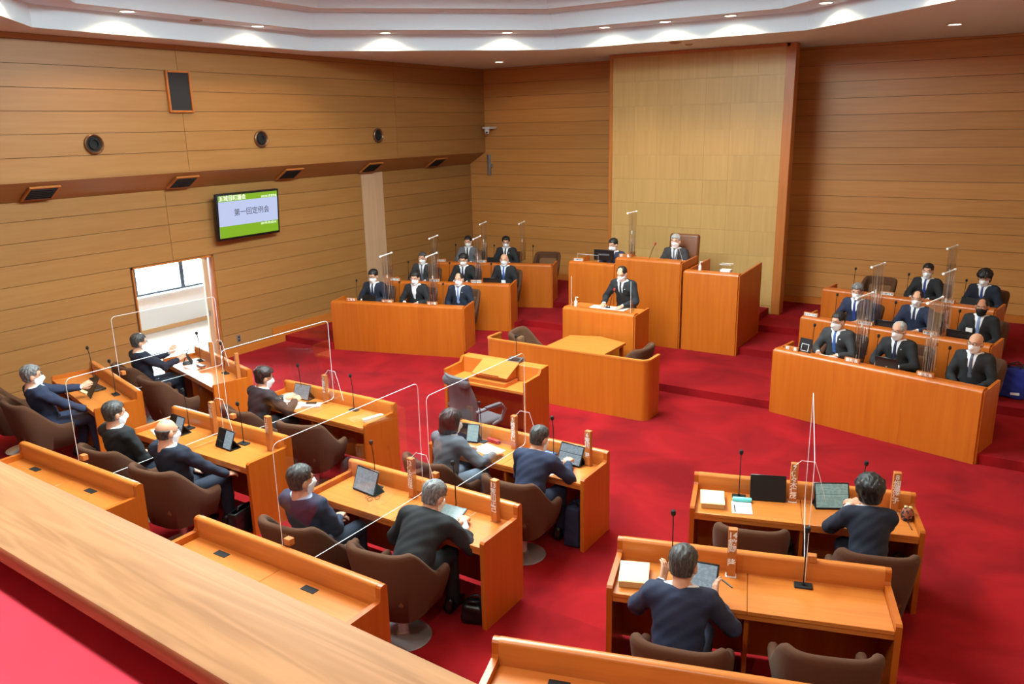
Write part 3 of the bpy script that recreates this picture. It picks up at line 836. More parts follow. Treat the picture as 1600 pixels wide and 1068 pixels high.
# ------------------------------------------------------------------ tablets and desk clutter
def tablet(M, label, scr=M_scr, w=0.27, h=0.20, tilt=68, off=False, split=False, stand=True, group="tablets on the members' desks", lit=None):
    e = empty('tablet', M, label, 'tablet', group)
    lean = RX(tilt - 90)
    b_ = obj('body', boxm(w, 0.010, h, 0.004, 1), e, M_black, M=T(0, 0, 0.006) @ lean @ T(0, 0, h / 2))
    if not off:
        if split:
            obj('screen', boxm(w * 0.42, 0.002, h - 0.025), b_, M_scr_off, loc=(-w * 0.25, -0.006, 0))
            obj('screen', boxm(w * 0.46, 0.002, h - 0.025), b_, scr, loc=(w * 0.23, -0.006, 0))
        else:
            obj('screen', boxm(w - 0.025, 0.002, h - 0.025), b_, scr, loc=(0, -0.006, 0))
    if stand:
        fl = [(0.0, 0.0), (0.13, 0.0), (0.13, 0.006), (0.05, h * 0.55), (0.044, h * 0.55), (0.115, 0.008), (0.0, 0.008)]
        obj('folded_cover', prism(fl, -w / 2 + 0.01, w / 2 - 0.01, 'X'), e, M_blackm)
    return e
def on(k, x, y, z=TOP, r=0): return DM(k) @ T(x, y, z) @ RZ(r)
tablet(on('A', -0.58, -0.30, r=-25), 'dark tablet on stand before the gesturing man', M_scr_off, 0.20, 0.26, 65)
tablet(on('C', -0.52, -0.26, r=-4), 'tablet half hidden behind the bald man on his desk', M_scr, split=True)
tablet(on('C', 0.30, -0.27, r=-4), 'tablet facing the bald man', M_scr, split=True)
tablet(on('D', -0.50, -0.12, r=4), 'tablet behind open papers of the dark-haired man', M_scr)
tablet(on('E', -0.66, -0.16, r=14), 'tablet with bright page before the woman in grey', M_scr_b, split=True)
tablet(on('E', 0.58, -0.14, r=-4), 'tablet being written on with a white stylus', M_scr, 0.28, 0.21, 62)
tablet(on('F', -0.55, -0.21, r=-6), 'tablet on desk of pale-collared man beside spectacles', M_scr, 0.29, 0.22)
tablet(on('F', 0.40, -0.30, r=4), 'tablet lying low under the hunched man\'s hands', M_scr_g, 0.27, 0.20, 20, stand=False)
tablet(on('I', -0.28, -0.10, r=4), 'switched-off black tablet standing beside the teal case', M_scr_off, 0.31, 0.23, 72, off=True)
tablet(on('I', 0.26, -0.13, r=12), 'tablet with pale green page beside the bushy-haired member', M_scr_g, 0.30, 0.23, 66)

def thing1(name, me, mat, M, label, cat, group=None):
    return tag(obj(name, me, None, mat, M=M), label, cat, group)
ME_sheet = boxm(0.21, 0.297, 0.003)
ME_sheetw = boxm(0.297, 0.21, 0.004)
def papers(k, x, y, r, label, z=TOP, me=None): thing1('paper', me or ME_sheet, M_paper, on(k, x, y, z + 0.0035, r), label, 'paper', 'papers on desks')
papers('C', -0.70, -0.22, -20, 'white paper left of the bald man\'s neighbour')
papers('D', -0.60, -0.31, -12, 'open white booklet page left of the dark-haired man\'s hands', me=ME_sheet)
papers('D', -0.37, -0.33, -12, 'open white booklet page right of the dark-haired man\'s hands', me=ME_sheet)
papers('E', -0.33, -0.22, -14, 'white printed sheet under the hand of the woman in grey', me=ME_sheetw)
papers('E', 0.47, -0.30, -4, 'white sheet under the writing man\'s tablet')
papers('I', -0.50, -0.29, 4, 'white notebook page with pen beside the cream book', me=boxm(0.17, 0.23, 0.006))
papers('A', -0.28, -0.25, 4, 'white booklet in front of the gesturing man', me=ME_sheetw)
papers('A', -0.60, -0.16, 10, 'white sheet behind the tablet on the doorway desk')
def book(k, x, y, r, label):
    e = empty('thick_book', on(k, x, y, TOP, r), label, 'book', 'thick cream books')
    obj('page_block', boxm(0.20, 0.27, 0.045, 0.002, 1), e, M_pages, loc=(0, 0, 0.0235))
    obj('cover', boxm(0.207, 0.28, 0.004, 0.0, 1), e, M_cream, loc=(0, 0, 0.048))
    obj('top_sheet', boxm(0.19, 0.26, 0.003), e, M_cream, loc=(0.005, -0.004, 0.0515), rot=(0, 0, R_(2)))
book('I', -0.755, -0.23, 4, 'thick cream book at left end of the teal case desk')
book('J', -0.775, -0.24, 5, 'thick cream book at left end of the nearest right desk')
e = empty('pencil_case', on('I', -0.50, -0.16, TOP + 0.007, 4), 'teal pencil case lying on white notebook', 'pencil case')
obj('body', boxm(0.17, 0.055, 0.03, 0.012, 2), e, M_teal, loc=(0, 0, 0.016)); obj('zip', boxm(0.15, 0.006, 0.002), e, M_offw, loc=(0, 0, 0.0315))
def pen(M, label, mat, cl=M_black):
    e = empty('pen', M, label, 'pen', 'pens on desks')
    obj('barrel', tube([(-0.06, 0, 0.005), (0.045, 0, 0.005)], 0.005, 8), e, mat)
    obj('cap', tube([(0.045, 0, 0.005), (0.068, 0, 0.005), (0.075, 0, 0.005)], [0.0052, 0.0052, 0.002], 8), e, cl)
M_pengreen = plain('pen_green', (66, 110, 60), 0.4)
pen(on('J', -0.14, -0.16, TOP, 130), 'dark pen with green end lying on the nearest right desk', M_black, M_pengreen)
pen(on('I', -0.56, -0.33, TOP + 0.007, 95), 'dark pen lying on the white notebook page', M_black)
pen(on('I', 0.85, -0.30, TOP, 95), 'thin brown pen below the patterned pouch', plain('pen_brown', (120, 60, 36), 0.4))
pen(DM('E') @ T(0.53, -0.205, TOP + 0.05) @ RZ(-35) @ RY(-30), 'white stylus held against the tablet of the writing man', M_offw, M_offw)
M_pouch = plain('pouch_print', (70, 66, 62), 0.8)
nt = M_pouch.node_tree; vo = nt.nodes.new('ShaderNodeTexVoronoi'); vo.inputs['Scale'].default_value = 60
tc = nt.nodes.new('ShaderNodeTexCoord'); nt.links.new(tc.outputs['Object'], vo.inputs['Vector'])
cr = nt.nodes.new('ShaderNodeValToRGB'); nt.links.new(vo.outputs['Color'], cr.inputs[0])
cr.color_ramp.elements[0].color = srgb(30, 30, 34); cr.color_ramp.elements[1].color = srgb(206, 190, 170)
el = cr.color_ramp.elements.new(0.5); el.color = srgb(150, 84, 60)
cr.color_ramp.interpolation = 'CONSTANT'
nt.links.new(cr.outputs[0], nt.nodes['Principled BSDF'].inputs['Base Color'])
e = empty('patterned_pouch', on('I', 0.845, -0.17, TOP, -10), 'small patterned cloth pouch at right end of the member desk', 'pouch')
obj('bag', lathe([(0.0, 0.0), (0.045, 0.0), (0.052, 0.03), (0.048, 0.08), (0.03, 0.105), (0.0, 0.11)], 14), e, M_pouch)
obj('bow', join([(boxm(0.03, 0.012, 0.02, 0.005, 1), T(0.02, 0, 0.115)), (boxm(0.03, 0.012, 0.02, 0.005, 1), T(-0.015, 0, 0.115))]), e, M_cream)
e = empty('spectacles', on('F', -0.37, -0.27, TOP, 60), 'folded dark spectacles lying beside tablet', 'glasses')
for s in (-1, 1):
    obj('rim', tube([(s * 0.033 + 0.022 * math.cos(a * PI / 6), 0, 0.02 + 0.018 * math.sin(a * PI / 6)) for a in range(13)], 0.0018, 6), e, M_gloss_rim)
    obj('temple', tube([(s * 0.057, 0, 0.028), (s * 0.05, 0.08, 0.008), (-s * 0.02, 0.11, 0.006)], 0.0018, 6), e, M_gloss_rim)
e = empty('spectacles', on('F', 0.50, -0.12, TOP, 10), 'thin clear spectacles lying near the hunched man', 'glasses')
for s in (-1, 1):
    obj('rim', tube([(s * 0.033 + 0.024 * math.cos(a * PI / 6), 0, 0.02 + 0.018 * math.sin(a * PI / 6)) for a in range(13)], 0.0014, 6), e, M_edge)
    obj('temple', tube([(s * 0.058, 0, 0.028), (s * 0.055, 0.09, 0.01)], 0.0014, 6), e, M_edge)
e = empty('device_tray', on('D', -0.20, -0.22, TOP, 30), 'grey recorder tray with dark device beside open papers', 'recorder')
obj('tray', boxm(0.24, 0.13, 0.03, 0.004, 1), e, M_lgrey, loc=(0, 0, 0.015)); obj('device', boxm(0.13, 0.04, 0.02, 0.006, 2), e, M_black, loc=(0, 0.01, 0.04))
e = empty('slim_case', on('D', 0.80, -0.20, TOP + 0.0, 76), 'slim grey box at right end of the open papers desk', 'box')
obj('body', boxm(0.26, 0.05, 0.035, 0.004, 1), e, M_lgrey, loc=(0, 0, 0.0175)); obj('lid', boxm(0.262, 0.052, 0.006), e, M_offw, loc=(0, 0, 0.038))
e = empty('glasses_case', on('E', -0.40, -0.02, TOP, -8), 'red spectacle case on desk of the woman in grey', 'case')
obj('lid', boxm(0.16, 0.05, 0.02, 0.009, 2), e, M_red, loc=(0, 0, 0.032)); obj('body', boxm(0.16, 0.05, 0.022, 0.009, 2), e, M_red, loc=(0, 0, 0.012))
e = empty('photo_cards', on('E', -0.20, -0.33, TOP, -24), 'small grey photo cards near the woman\'s hand', 'cards')
for i in range(3): obj('card', boxm(0.085, 0.11, 0.002), e, M_lgrey if i % 2 else M_greyp, loc=(-0.06 + 0.06 * i, 0.006 * i, 0.002 + 0.002 * i), rot=(0, 0, 0.1 * i))
e = empty('pen_case', on('E', 0.27, -0.05, TOP, -4), 'blue soft case behind the writing man', 'case')
obj('body', boxm(0.24, 0.09, 0.05, 0.02, 3), e, M_bluecase, loc=(0, 0, 0.026)); obj('zip', boxm(0.20, 0.006, 0.003), e, M_lgrey, loc=(0, 0, 0.051))
e = empty('desk_box', on('A', -0.16, -0.20, TOP, 4), 'small dark box on the doorway desk', 'box')
obj('body', boxm(0.17, 0.06, 0.035, 0.003, 1), e, W_PLATE, loc=(0, 0, 0.018)); obj('lid', boxm(0.175, 0.065, 0.012, 0.002, 1), e, M_black, loc=(0, 0, 0.041))
e = empty('black_folder', on('B', -0.12, -0.22, TOP, 6), 'black folder on yellow envelope on the left wall desk', 'folder')
obj('envelope', boxm(0.42, 0.25, 0.012), e, M_cream, loc=(-0.02, -0.01, 0.006)); obj('folder', boxm(0.38, 0.2, 0.02, 0.004, 1), e, M_black, loc=(0.02, 0.015, 0.022))

# ------------------------------------------------------------------ question desk with grey office chair
q = empty('question_desk', T(-5.79, 8.70, 0), 'wooden questioner lectern desk with slanted reading board', 'desk')
qs = [(-0.55, 0.0), (-0.55, 0.885), (-0.20, 0.90), (-0.16, 0.965), (0.02, 0.97), (0.03, 0.0)]
for s in (-1, 1): obj('side_panel', prism(qs, s * 0.625 - 0.02, s * 0.625 + 0.02, 'X'), q, W_Z)
obj('front_panel', boxm(1.25, 0.025, 0.93), q, W_Z, loc=(0, 0.012, 0.47))
obj('ledge', boxm(1.25, 0.17, 0.025, 0.003, 1), q, W_X, loc=(0, -0.06, 0.955))
obj('back_board', boxm(1.21, 0.02, 0.22), q, W_X, loc=(0, -0.14, 0.85))
obj('worktop', boxm(1.21, 0.42, 0.03), q, W_X, loc=(0, -0.33, 0.735))
rb = obj('reading_stand', prism([(-0.30, 0.75), (-0.30, 0.80), (0.0, 0.80), (0.0, 0.75)], -0.30, 0.30, 'X'), q, W_X, loc=(0, -0.20, 0))
obj('stand_body', prism([(-0.22, 0.80), (-0.22, 0.865), (0.02, 0.97), (0.02, 0.80)], -0.24, 0.24, 'X'), q, W_X, loc=(0.02, -0.19, 0))
obj('reading_board', boxm(0.56, 0.34, 0.015, 0.002, 1), q, W_X, loc=(0.02, -0.30, 0.925), rot=(R_(24), 0, 0))
obj('pen_stop', boxm(0.30, 0.012, 0.02), q, W_TRIM, loc=(0.02, -0.45, 0.873), rot=(R_(24), 0, 0))
m_ = empty('desk_microphone', T(-5.62, 8.66, 0.968), 'grey wedge base microphone on the questioner desk ledge', 'microphone')
obj('base', prism([(-0.09, 0), (-0.09, 0.02), (0.05, 0.055), (0.08, 0.04), (0.08, 0)], -0.095, 0.095, 'X'), m_, plain('mic_base_grey', (70, 76, 84), 0.4))
obj('base_plate', boxm(0.15, 0.07, 0.006), m_, M_black, loc=(0, -0.03, 0.042), rot=(R_(14), 0, 0))
obj('gooseneck', tube([(0, 0.03, 0.05), (0, 0.03, 0.22), (0.01, 0.0, 0.33)], 0.0045, 6), m_, M_blackm)
obj('windscreen', ME_mhead, m_, M_blackm, loc=(0.01, 0.0, 0.325))
oc = empty('office_chair', T(-5.62, 7.72, 0) @ RZ(-12), 'grey high-backed office chair pulled up to the questioner desk', 'chair')
def pad(w, h, d, taper=0.8, curve=0.05):
    v, f = [], []
    nx, nz = 10, 12
    for side in (0, 1):
        for j in range(nz + 1):
            t = j / nz
            ww = w * (taper + (1 - taper) * math.sin(PI * min(1, t * 1.15 + 0.12)) ** 0.6) / 2
            for i in range(nx + 1):
                u = -1 + 2 * i / nx
                edge = (1 - abs(u) ** 5) * (1 - abs(2 * t - 1) ** 8)
                y = (d / 2) * (0.35 + 0.65 * edge) * (1 if side else -1) + curve * u * u + 0.04 * math.sin(PI * t)
                v.append((u * ww, y, t * h))
    n1 = (nx + 1) * (nz + 1)
    for side in (0, 1):
        for j in range(nz):
            for i in range(nx):
                a = side * n1 + j * (nx + 1) + i
                f.append((a, a + 1, a + nx + 2, a + nx + 1))
    for j in range(nz):
        for i in (0, nx):
            a = j * (nx + 1) + i; f.append((a, a + nx + 1, a + nx + 1 + n1, a + n1))
    for i in range(nx):
        for j in (0, nz):
            a = j * (nx + 1) + i; f.append((a, a + 1, a + 1 + n1, a + n1))
    return fix(mesh_from(v, f), 60)
obj('backrest', pad(0.50, 0.68, 0.09), oc, M_grey, M=T(0, -0.24, 0.42) @ RX(9))
obj('headrest', boxm(0.44, 0.10, 0.13, 0.045, 3), oc, M_grey, M=T(0, -0.30, 1.02) @ RX(9))
obj('seat', boxm(0.50, 0.50, 0.10, 0.04, 3), oc, M_grey, loc=(0, 0.02, 0.45))
for s in (-1, 1):
    ar = obj('armrest', tube([(s * 0.25, -0.22, 0.66), (s * 0.28, 0.0, 0.68), (s * 0.285, 0.18, 0.67), (s * 0.28, 0.24, 0.60), (s * 0.27, 0.18, 0.47), (s * 0.24, 0.05, 0.43)], 0.024, 10), oc, M_greyp)
    obj('arm_pad', boxm(0.06, 0.26, 0.03, 0.012, 2), ar, M_grey, loc=(s * 0.283, 0.04, 0.695))
obj('column', tube([(0, 0, 0.08), (0, 0, 0.42)], 0.03, 12), oc, M_black)
for i in range(5):
    a = 2 * PI * i / 5 + 0.3
    lg = obj('base_leg', tube([(0, 0, 0.09), (0.27 * math.cos(a), 0.27 * math.sin(a), 0.07)], [0.028, 0.018], 8), oc, M_black)
    obj('caster', lathe([(0, -0.012), (0.028, -0.012), (0.028, 0.012), (0, 0.012)], 14), lg, M_blackm, M=T(0.27 * math.cos(a), 0.27 * math.sin(a), 0.03) @ RZ(math.degrees(a)) @ RX(90))

# ------------------------------------------------------------------ curved bench screen with clerks' table and lectern
def curved_screen(x0, x1, yf, yb, r, th, z0, z1):
    outer = [(x0, yb)] + arcpts(x0 + r, yf + r, r, 180, 270, 8) + arcpts(x1 - r, yf + r, r, 270, 360, 8) + [(x1, yb)]
    inner = [(x1 - th, yb)] + arcpts(x1 - r, yf + r, r - th, 360, 270, 8) + arcpts(x0 + r, yf + r, r - th, 270, 180, 8) + [(x0 + th, yb)]
    return prism(outer + inner, z0, z1, 'Z', 40)
bs = empty('clerk_screen', T(0, 0, 0), 'low curved wooden screen around the clerks\' table', 'screen')
obj('panel', curved_screen(-6.92, -4.22, 9.80, 10.22, 0.13, 0.035, 0, 0.85), bs, W_Z)
obj('top_edge', curved_screen(-6.925, -4.215, 9.795, 10.225, 0.135, 0.045, 0.85, 0.875), bs, W_X)
ct = empty('clerk_table', T(0, 0, 0), 'pointed wooden table between curved screen and speaker lectern', 'table')
obj('tabletop', prism([(-6.12, 9.92), (-5.13, 9.92), (-5.13, 11.05), (-5.35, 11.12), (-5.66, 11.22), (-5.95, 11.12), (-6.12, 11.06)], 0.69, 0.725, 'Z'), ct, W_X)
for x, y in ((-6.07, 9.97), (-5.18, 9.97), (-6.07, 11.0), (-5.18, 11.0)): obj('leg', boxm(0.05, 0.05, 0.69), ct, W_Z, loc=(x, y, 0.345))
tub_chair(T(-6.42, 10.42, 0) @ RZ(-80), 'empty brown tub chair at left of the pointed clerks\' table', 'clerk chairs')
tub_chair(T(-4.82, 10.45, 0) @ RZ(85), 'empty brown tub chair at right of the pointed clerks\' table', 'clerk chairs')

def front_desk(name, M, w, d, h, label, cat, rear_rise=0.0, z0=0.0, group=None, worktop_drop=0.13, side_d=None):
    """public-facing desk: rounded front top edge, side panels, lower worktop inside"""
    e = empty(name, M, label, cat, group)
    r = 0.05
    prof = [(0.0, z0), (0.0, h - r)] + [(r + r * math.cos(R_(a)), h - r + r * math.sin(R_(a))) for a in (160, 140, 120, 105, 90)] + [(0.15, h), (0.155, h - 0.01), (0.155, h - 0.03), (0.035, h - 0.05), (0.035, z0)]
    n = max(1, round(w / 0.85))
    for i in range(n):
        a, b_ = -w / 2 + w * i / n, -w / 2 + w * (i + 1) / n
        obj('front_panel', prism(prof, a + 0.0008, b_ - 0.0008, 'X', 35), e, W_Z)
    sd = side_d or d
    sp = [(0.02, z0), (0.02, h - 0.03), (0.155, h - 0.015), (0.17, h - 0.035), (0.19, h - 0.02), (sd, h + rear_rise), (sd, z0)]
    for s in (-1, 1):
        obj('side_panel', prism(sp, s * (w / 2 + 0.004) - 0.018, s * (w / 2 + 0.004) + 0.018, 'X'), e, W_Z)
    obj('worktop', boxm(w - 0.03, d - 0.06, 0.03), e, W_X, loc=(0, d / 2 + 0.01, h - worktop_drop))
    obj('inner_board', boxm(w - 0.03, 0.02, 0.12), e, W_X, loc=(0, 0.145, h - 0.08))
    return e
lec = front_desk('lectern', T(-5.75, 11.30, 0.12), 1.26, 0.55, 1.0, "speaker's wooden lectern with rounded front edge", 'lectern', worktop_drop=0.04)
front_desk('clerk_desk', T(-6.84, 13.17, 0.12), 0.93, 0.8, 1.41, 'high wooden desk of the clerk left of the presiding seat', 'desk', worktop_drop=0.12)
front_desk('presiding_desk', T(-5.715, 13.15, 0.12), 1.22, 0.8, 1.55, 'tallest wooden desk of the presiding chair in front of golden panel', 'desk', worktop_drop=0.10)
front_desk('side_desk', T(-4.565, 13.18, 0.12), 0.95, 1.28, 1.41, 'high unoccupied wooden desk right of the presiding seat', 'desk', rear_rise=0.02, worktop_drop=0.3)

# executives' desks
EX = {'L1': ((-9.60, 10.82), 15.6, 0.0, 2.61), 'L2': ((-9.61, 12.40), 18.4, 0.12, 2.51), 'L3': ((-9.69, 14.12), 18.3, 0.24, 2.55),
      'R1': ((-1.59, 10.73), -14.1, 0.0, 2.66), 'R2': ((-1.63, 12.40), -12.9, 0.12, 2.65), 'R3': ((-1.70, 14.20), -12.2, 0.24, 2.66)}
BANK = {'L': 'left', 'R': 'right'}; ROW = {'1': 'front', '2': 'middle', '3': 'rear'}
def EM(k): return T(EX[k][0][0], EX[k][0][1], EX[k][2]) @ RZ(EX[k][1])
SEATX = (-0.78, 0.10, 0.97)
def place(k, i):
    s = ['wall', 'centre', 'aisle'][i] if k[0] == 'L' else ['aisle', 'centre', 'far'][i]
    return '%s bank, %s row, %s seat' % (BANK[k[0]], ROW[k[1]], s)
for k in EX:
    front_desk('official_desk', EM(k), EX[k][3], 0.55, 0.93, 'long curved-edge wooden desk of the %s bank, %s row' % (BANK[k[0]], ROW[k[1]]), 'desk', rear_rise=0.0, group="officials' long desks")
    for i, x in enumerate(SEATX):
        if (k, i) == ('L1', 9): continue
        tub_chair(EM(k) @ T(x, 0.86, 0.12) @ RZ(180), 'brown tub chair at ' + place(k, i), "officials' tub chairs")
        microphone(EM(k) @ T(x - 0.17, 0.36, 0.815) @ RZ(180), 'thin black microphone at ' + place(k, i), "officials' microphones")

PL = {('L1', 0): ('教育長', -0.91), ('L1', 1): ('会計管理者', -0.18), ('L1', 2): ('出納長', 0.70), ('L2', 0): ('学校教育課長', -1.13), ('L2', 1): ('生涯学習課長', -0.29), ('L2', 2): ('農業委員会局長', 0.58),
      ('L3', 0): ('住民課長', -1.18), ('L3', 1): ('健康福祉課長', -0.27), ('R1', 0): ('町 長', -1.10), ('R1', 1): ('副町長', -0.25), ('R1', 2): ('総務課長', 0.66),
      ('R2', 0): ('まちづくり課長', -1.20), ('R2', 1): ('農林振興課長', -0.36), ('R2', 2): ('税務課長', 0.55), ('R3', 1): ('商工振興課長', -0.27), ('R3', 2): ('建設課長', 0.66)}
ME_plate = boxm(0.20, 0.035, 0.06, 0.003, 1)
def name_plate(M, s, label, w=1.0, tile=False):
    e = empty('name_plate', M, label, 'name plate', 'low name plates on the official desks')
    obj('block', boxm(0.20 * w, 0.035, 0.06, 0.003, 1), e, W_PLATE, loc=(0, 0, 0.03))
    if tile:
        obj('white_strip', boxm(0.17 * w, 0.002, 0.042), e, M_textw, loc=(0, -0.0185, 0.03))
    chars = [c for c in s]
    n = len(chars)
    pitch = 0.165 * w / n
    for i, c in enumerate(chars):
        if c == ' ': continue
        cx = (i - (n - 1) / 2) * pitch
        if tile:
            obj('lettering', text_mesh(c, min(0.05, pitch * 1.0)), e, M_scrtxt, M=T(cx, -0.0202, 0.03) @ RX(90))
        else:
            obj('lettering', text_mesh(c, min(0.052, pitch * 1.05)), e, M_textw, M=T(cx, -0.0182, 0.03) @ RX(90))
for (k, i), (s, x) in PL.items():
    name_plate(EM(k) @ T(x, 0.075, 0.93), s, 'low wooden name plate at ' + place(k, i), 1.15 if len(s) > 4 else 1.0, tile=(k[1] != '1'))
name_plate(T(-6.18, 13.23, 1.67), '議 長', 'low wooden name plate on the presiding desk', 1.2)
name_plate(T(-7.14, 13.25, 1.53), '議会事務局長', 'low wooden name plate on the clerk desk', 1.1, tile=True)

# T-shaped stands with hanging clear film
def film_stand(M, h, label, L=0.42, up=14):
    e = empty('film_stand', M, label, 'screen', 'T-shaped film stands')
    obj('foot', boxm(0.10, 0.16, 0.008, 0.002, 1), e, M_acr, loc=(0, 0, 0.004))
    obj('post', tube([(0, 0, 0.005), (0, 0, h)], 0.006, 8), e, M_metal)
    obj('clamp', tube([(0, 0, h * 0.52), (0, 0, h * 0.52 + 0.06)], 0.012, 8), e, M_edge)
    bar = obj('crossbar', tube([(0, -L / 2, h), (0, L / 2, h)], 0.011, 8), e, M_edge)
    for s in (-1, 1):
        obj('end_cap', lathe([(0, -0.012), (0.017, -0.012), (0.017, 0.012), (0, 0.012)], 12), bar, M_edge, M=T(0, s * L / 2, h) @ RX(90))
    n = 14
    v = []
    for i in range(n + 1):
        y = -L / 2 + 0.02 + (L - 0.04) * i / n
        for z, a in ((h - 0.012, 0.004), (h * 0.5, 0.010), (0.03, 0.016)):
            v.append((0.012 + a * math.sin(i * 1.9), y, z))
    f = [(i * 3 + j, (i + 1) * 3 + j, (i + 1) * 3 + j + 1, i * 3 + j + 1) for i in range(n) for j in range(2)]
    obj('film', fix(mesh_from(v, f, True)), e, M_film)
for k, x, y, h, nm in [('L1', -0.17, 0.10, .88, 'left bank, front row, beside wall seat'), ('L1', 0.72, 0.10, .90, 'left bank, front row, beside aisle seat'),
                       ('L2', -0.29, 0.12, .88, 'left bank, middle row, beside wall seat'), ('L2', 0.60, 0.12, .88, 'left bank, middle row, beside aisle seat'),
                       ('L3', -0.24, 0.15, .84, 'left bank, rear row, beside wall seat'), ('L3', 0.60, 0.2, .85, 'left bank, rear row, beside empty chair'),
                       ('R1', -0.23, 0.22, .87, 'right bank, front row, beside aisle seat'), ('R1', 0.66, 0.12, .95, 'right bank, front row, beside far seat'),
                       ('R2', -0.31, 0.22, .88, 'right bank, middle row, beside aisle seat'), ('R2', 0.67, 0.17, .90, 'right bank, middle row, beside far seat'),
                       ('R3', 0.59, 0.21, .86, 'right bank, rear row, between the two officials')]:
    film_stand(EM(k) @ T(x, y, 0.93), h, 'clear film hanging from T-stand, ' + nm, L=0.46)
film_stand(T(-6.10, 13.32, 1.67), 0.80, 'clear film hanging from T-stand on the presiding desk', 0.36)

def laptop(M, label, lid=100, cat='laptop', logo=False):
    e = empty('laptop', M, label, cat, 'dark laptops on official desks')
    obj('keyboard_base', boxm(0.29, 0.20, 0.016, 0.004, 1), e, M_black, loc=(0, 0.10, 0.008))
    l = obj('lid', boxm(0.29, 0.012, 0.20, 0.004, 1), e, M_black, M=T(0, 0.0, 0.016) @ RX(lid - 90) @ T(0, 0, 0.10))
    obj('screen', boxm(0.27, 0.002, 0.18), l, M_scr, loc=(0, 0.007, 0))
    if logo: obj('badge', boxm(0.02, 0.002, 0.014), l, M_metal, loc=(0, -0.007, -0.03))
laptop(EM('L1') @ T(-0.62, 0.18, 0.815), 'dark laptop at left bank, front row, wall seat', 75)
laptop(EM('L2') @ T(0.84, 0.18, 0.815) @ RZ(8), 'dark laptop at left bank, middle row, aisle seat', 102)
laptop(EM('L3') @ T(-0.04, 0.18, 0.815), 'dark laptop at left bank, rear row, centre seat', 84)
laptop(EM('R1') @ T(0.16, 0.17, 0.86), 'dark laptop at right bank, front row, centre seat', 106, logo=True)
laptop(EM('R2') @ T(-0.10, 0.18, 0.815), 'dark laptop at right bank, middle row, centre seat', 100)
laptop(EM('R2') @ T(0.86, 0.2, 0.815), 'dark laptop at right bank, middle row, far seat', 92)
laptop(EM('R3') @ T(0.95, 0.2, 0.815), 'dark laptop at right bank, rear row, far seat', 84)
e = empty('tablet_case', EM('R1') @ T(-0.94, 0.12, 0.93) @ RZ(-6), 'black tablet case with white outlined square, right bank corner', 'tablet')
obj('panel', boxm(0.19, 0.012, 0.19, 0.004, 1), e, M_black, M=RX(-14) @ T(0, 0, 0.095))
obj('inner_panel', boxm(0.11, 0.004, 0.10), e, M_offw, M=RX(-14) @ T(0, -0.007, 0.065))
obj('inner_face', boxm(0.095, 0.004, 0.085), e, M_black, M=RX(-14) @ T(0, -0.009, 0.065))
for k, x, y, w_, nm in [('R1', -0.72, 0.30, 0.24, 'white papers at right bank, front row, aisle seat'), ('R1', 0.42, 0.24, 0.26, 'white papers at right bank, front row, centre seat'),
                    ('R2', -0.95, 0.26, 0.24, 'white papers at right bank, middle row, aisle seat'), ('L2', -0.42, 0.28, 0.24, 'white papers at left bank, middle row, wall seat'), ('L1', 0.86, 0.24, 0.18, 'white papers at left bank, front row, aisle seat')]:
    thing1('paper', boxm(w_, 0.18, 0.012), M_paper, EM(k) @ T(x, y, 0.86), nm, 'paper', 'papers on desks')
thing1('blue_folder', boxm(0.26, 0.18, 0.012, 0.002, 1), M_bluecase, EM('R2') @ T(-0.62, 0.26, 0.86), 'blue folder at right bank, middle row, aisle seat', 'folder')
thing1('blue_folder', boxm(0.26, 0.18, 0.012, 0.002, 1), M_teal, EM('L2') @ T(1.08, 0.26, 0.86), 'pale green folder at left bank, middle row, aisle seat', 'folder')

# clerk's monitor, presiding desk items, lectern items
mo = empty('desk_monitor', T(-6.70, 13.42, 1.55) @ RZ(4), 'black computer monitor seen from behind on the clerk desk', 'monitor')
obj('casing', boxm(0.40, 0.03, 0.20, 0.006, 1), mo, M_black, loc=(0, 0, 0.10)); obj('back_plate', boxm(0.22, 0.006, 0.028), mo, M_monlogo, loc=(0, -0.017, 0.11))
obj('stand', boxm(0.07, 0.03, 0.12), mo, M_black, loc=(0, 0.03, -0.05)); obj('foot', boxm(0.2, 0.15, 0.012), mo, M_black, loc=(0, 0.06, -0.12))
sg = empty('sneeze_guard', T(-7.0, 13.34, 1.53), 'small clear acrylic guard behind the clerk name plate', 'screen')
obj('sheet', prism(rounded_rect(-0.22, 0.22, 0, 0.12, 0.01), -0.002, 0.002, 'Y'), sg, M_acr); obj('rim', tube([(-0.22, 0, 0), (-0.22, 0, 0.12), (0.22, 0, 0.12), (0.22, 0, 0)], 0.003, 6), sg, M_edge)
microphone(T(-5.84, 13.5, 1.60) @ RZ(180) @ RY(-18), 'slender microphone with red head on the presiding desk', 'podium microphones', True, True)
microphone(T(-5.70, 11.62, 1.10) @ RZ(180) @ RY(-12), "slender microphone with red head on the speaker's lectern", 'podium microphones', True, True)
tf = empty('fin_guard', T(-5.20, 13.28, 1.67), 'small triangular clear guard at right end of the presiding desk', 'screen')
obj('sheet', prism([(-0.03, 0), (0.0, 0.26), (0.09, 0.0)], -0.002, 0.002, 'Y'), tf, M_acr); obj('rim', tube([(-0.03, 0, 0), (0.0, 0, 0.26), (0.09, 0, 0)], 0.003, 6), tf, M_edge)
ls = empty('lectern_guard', T(-5.75, 11.40, 1.12), "wide clear acrylic guard standing on the speaker's lectern", 'screen')
obj('sheet', boxm(1.06, 0.004, 0.50), ls, M_acr, loc=(0, 0, 0.25))
for sx in (-1, 1): obj('polished_edge', tube([(sx * 0.53, 0, 0), (sx * 0.53, 0, 0.50)], 0.0022, 6), ls, M_edge)
for s in (-1, 1): obj('brace', prism([(0.0, 0), (0.0, 0.28), (0.15, 0)], s * 0.53 - 0.002, s * 0.53 + 0.002, 'X'), ls, M_film)
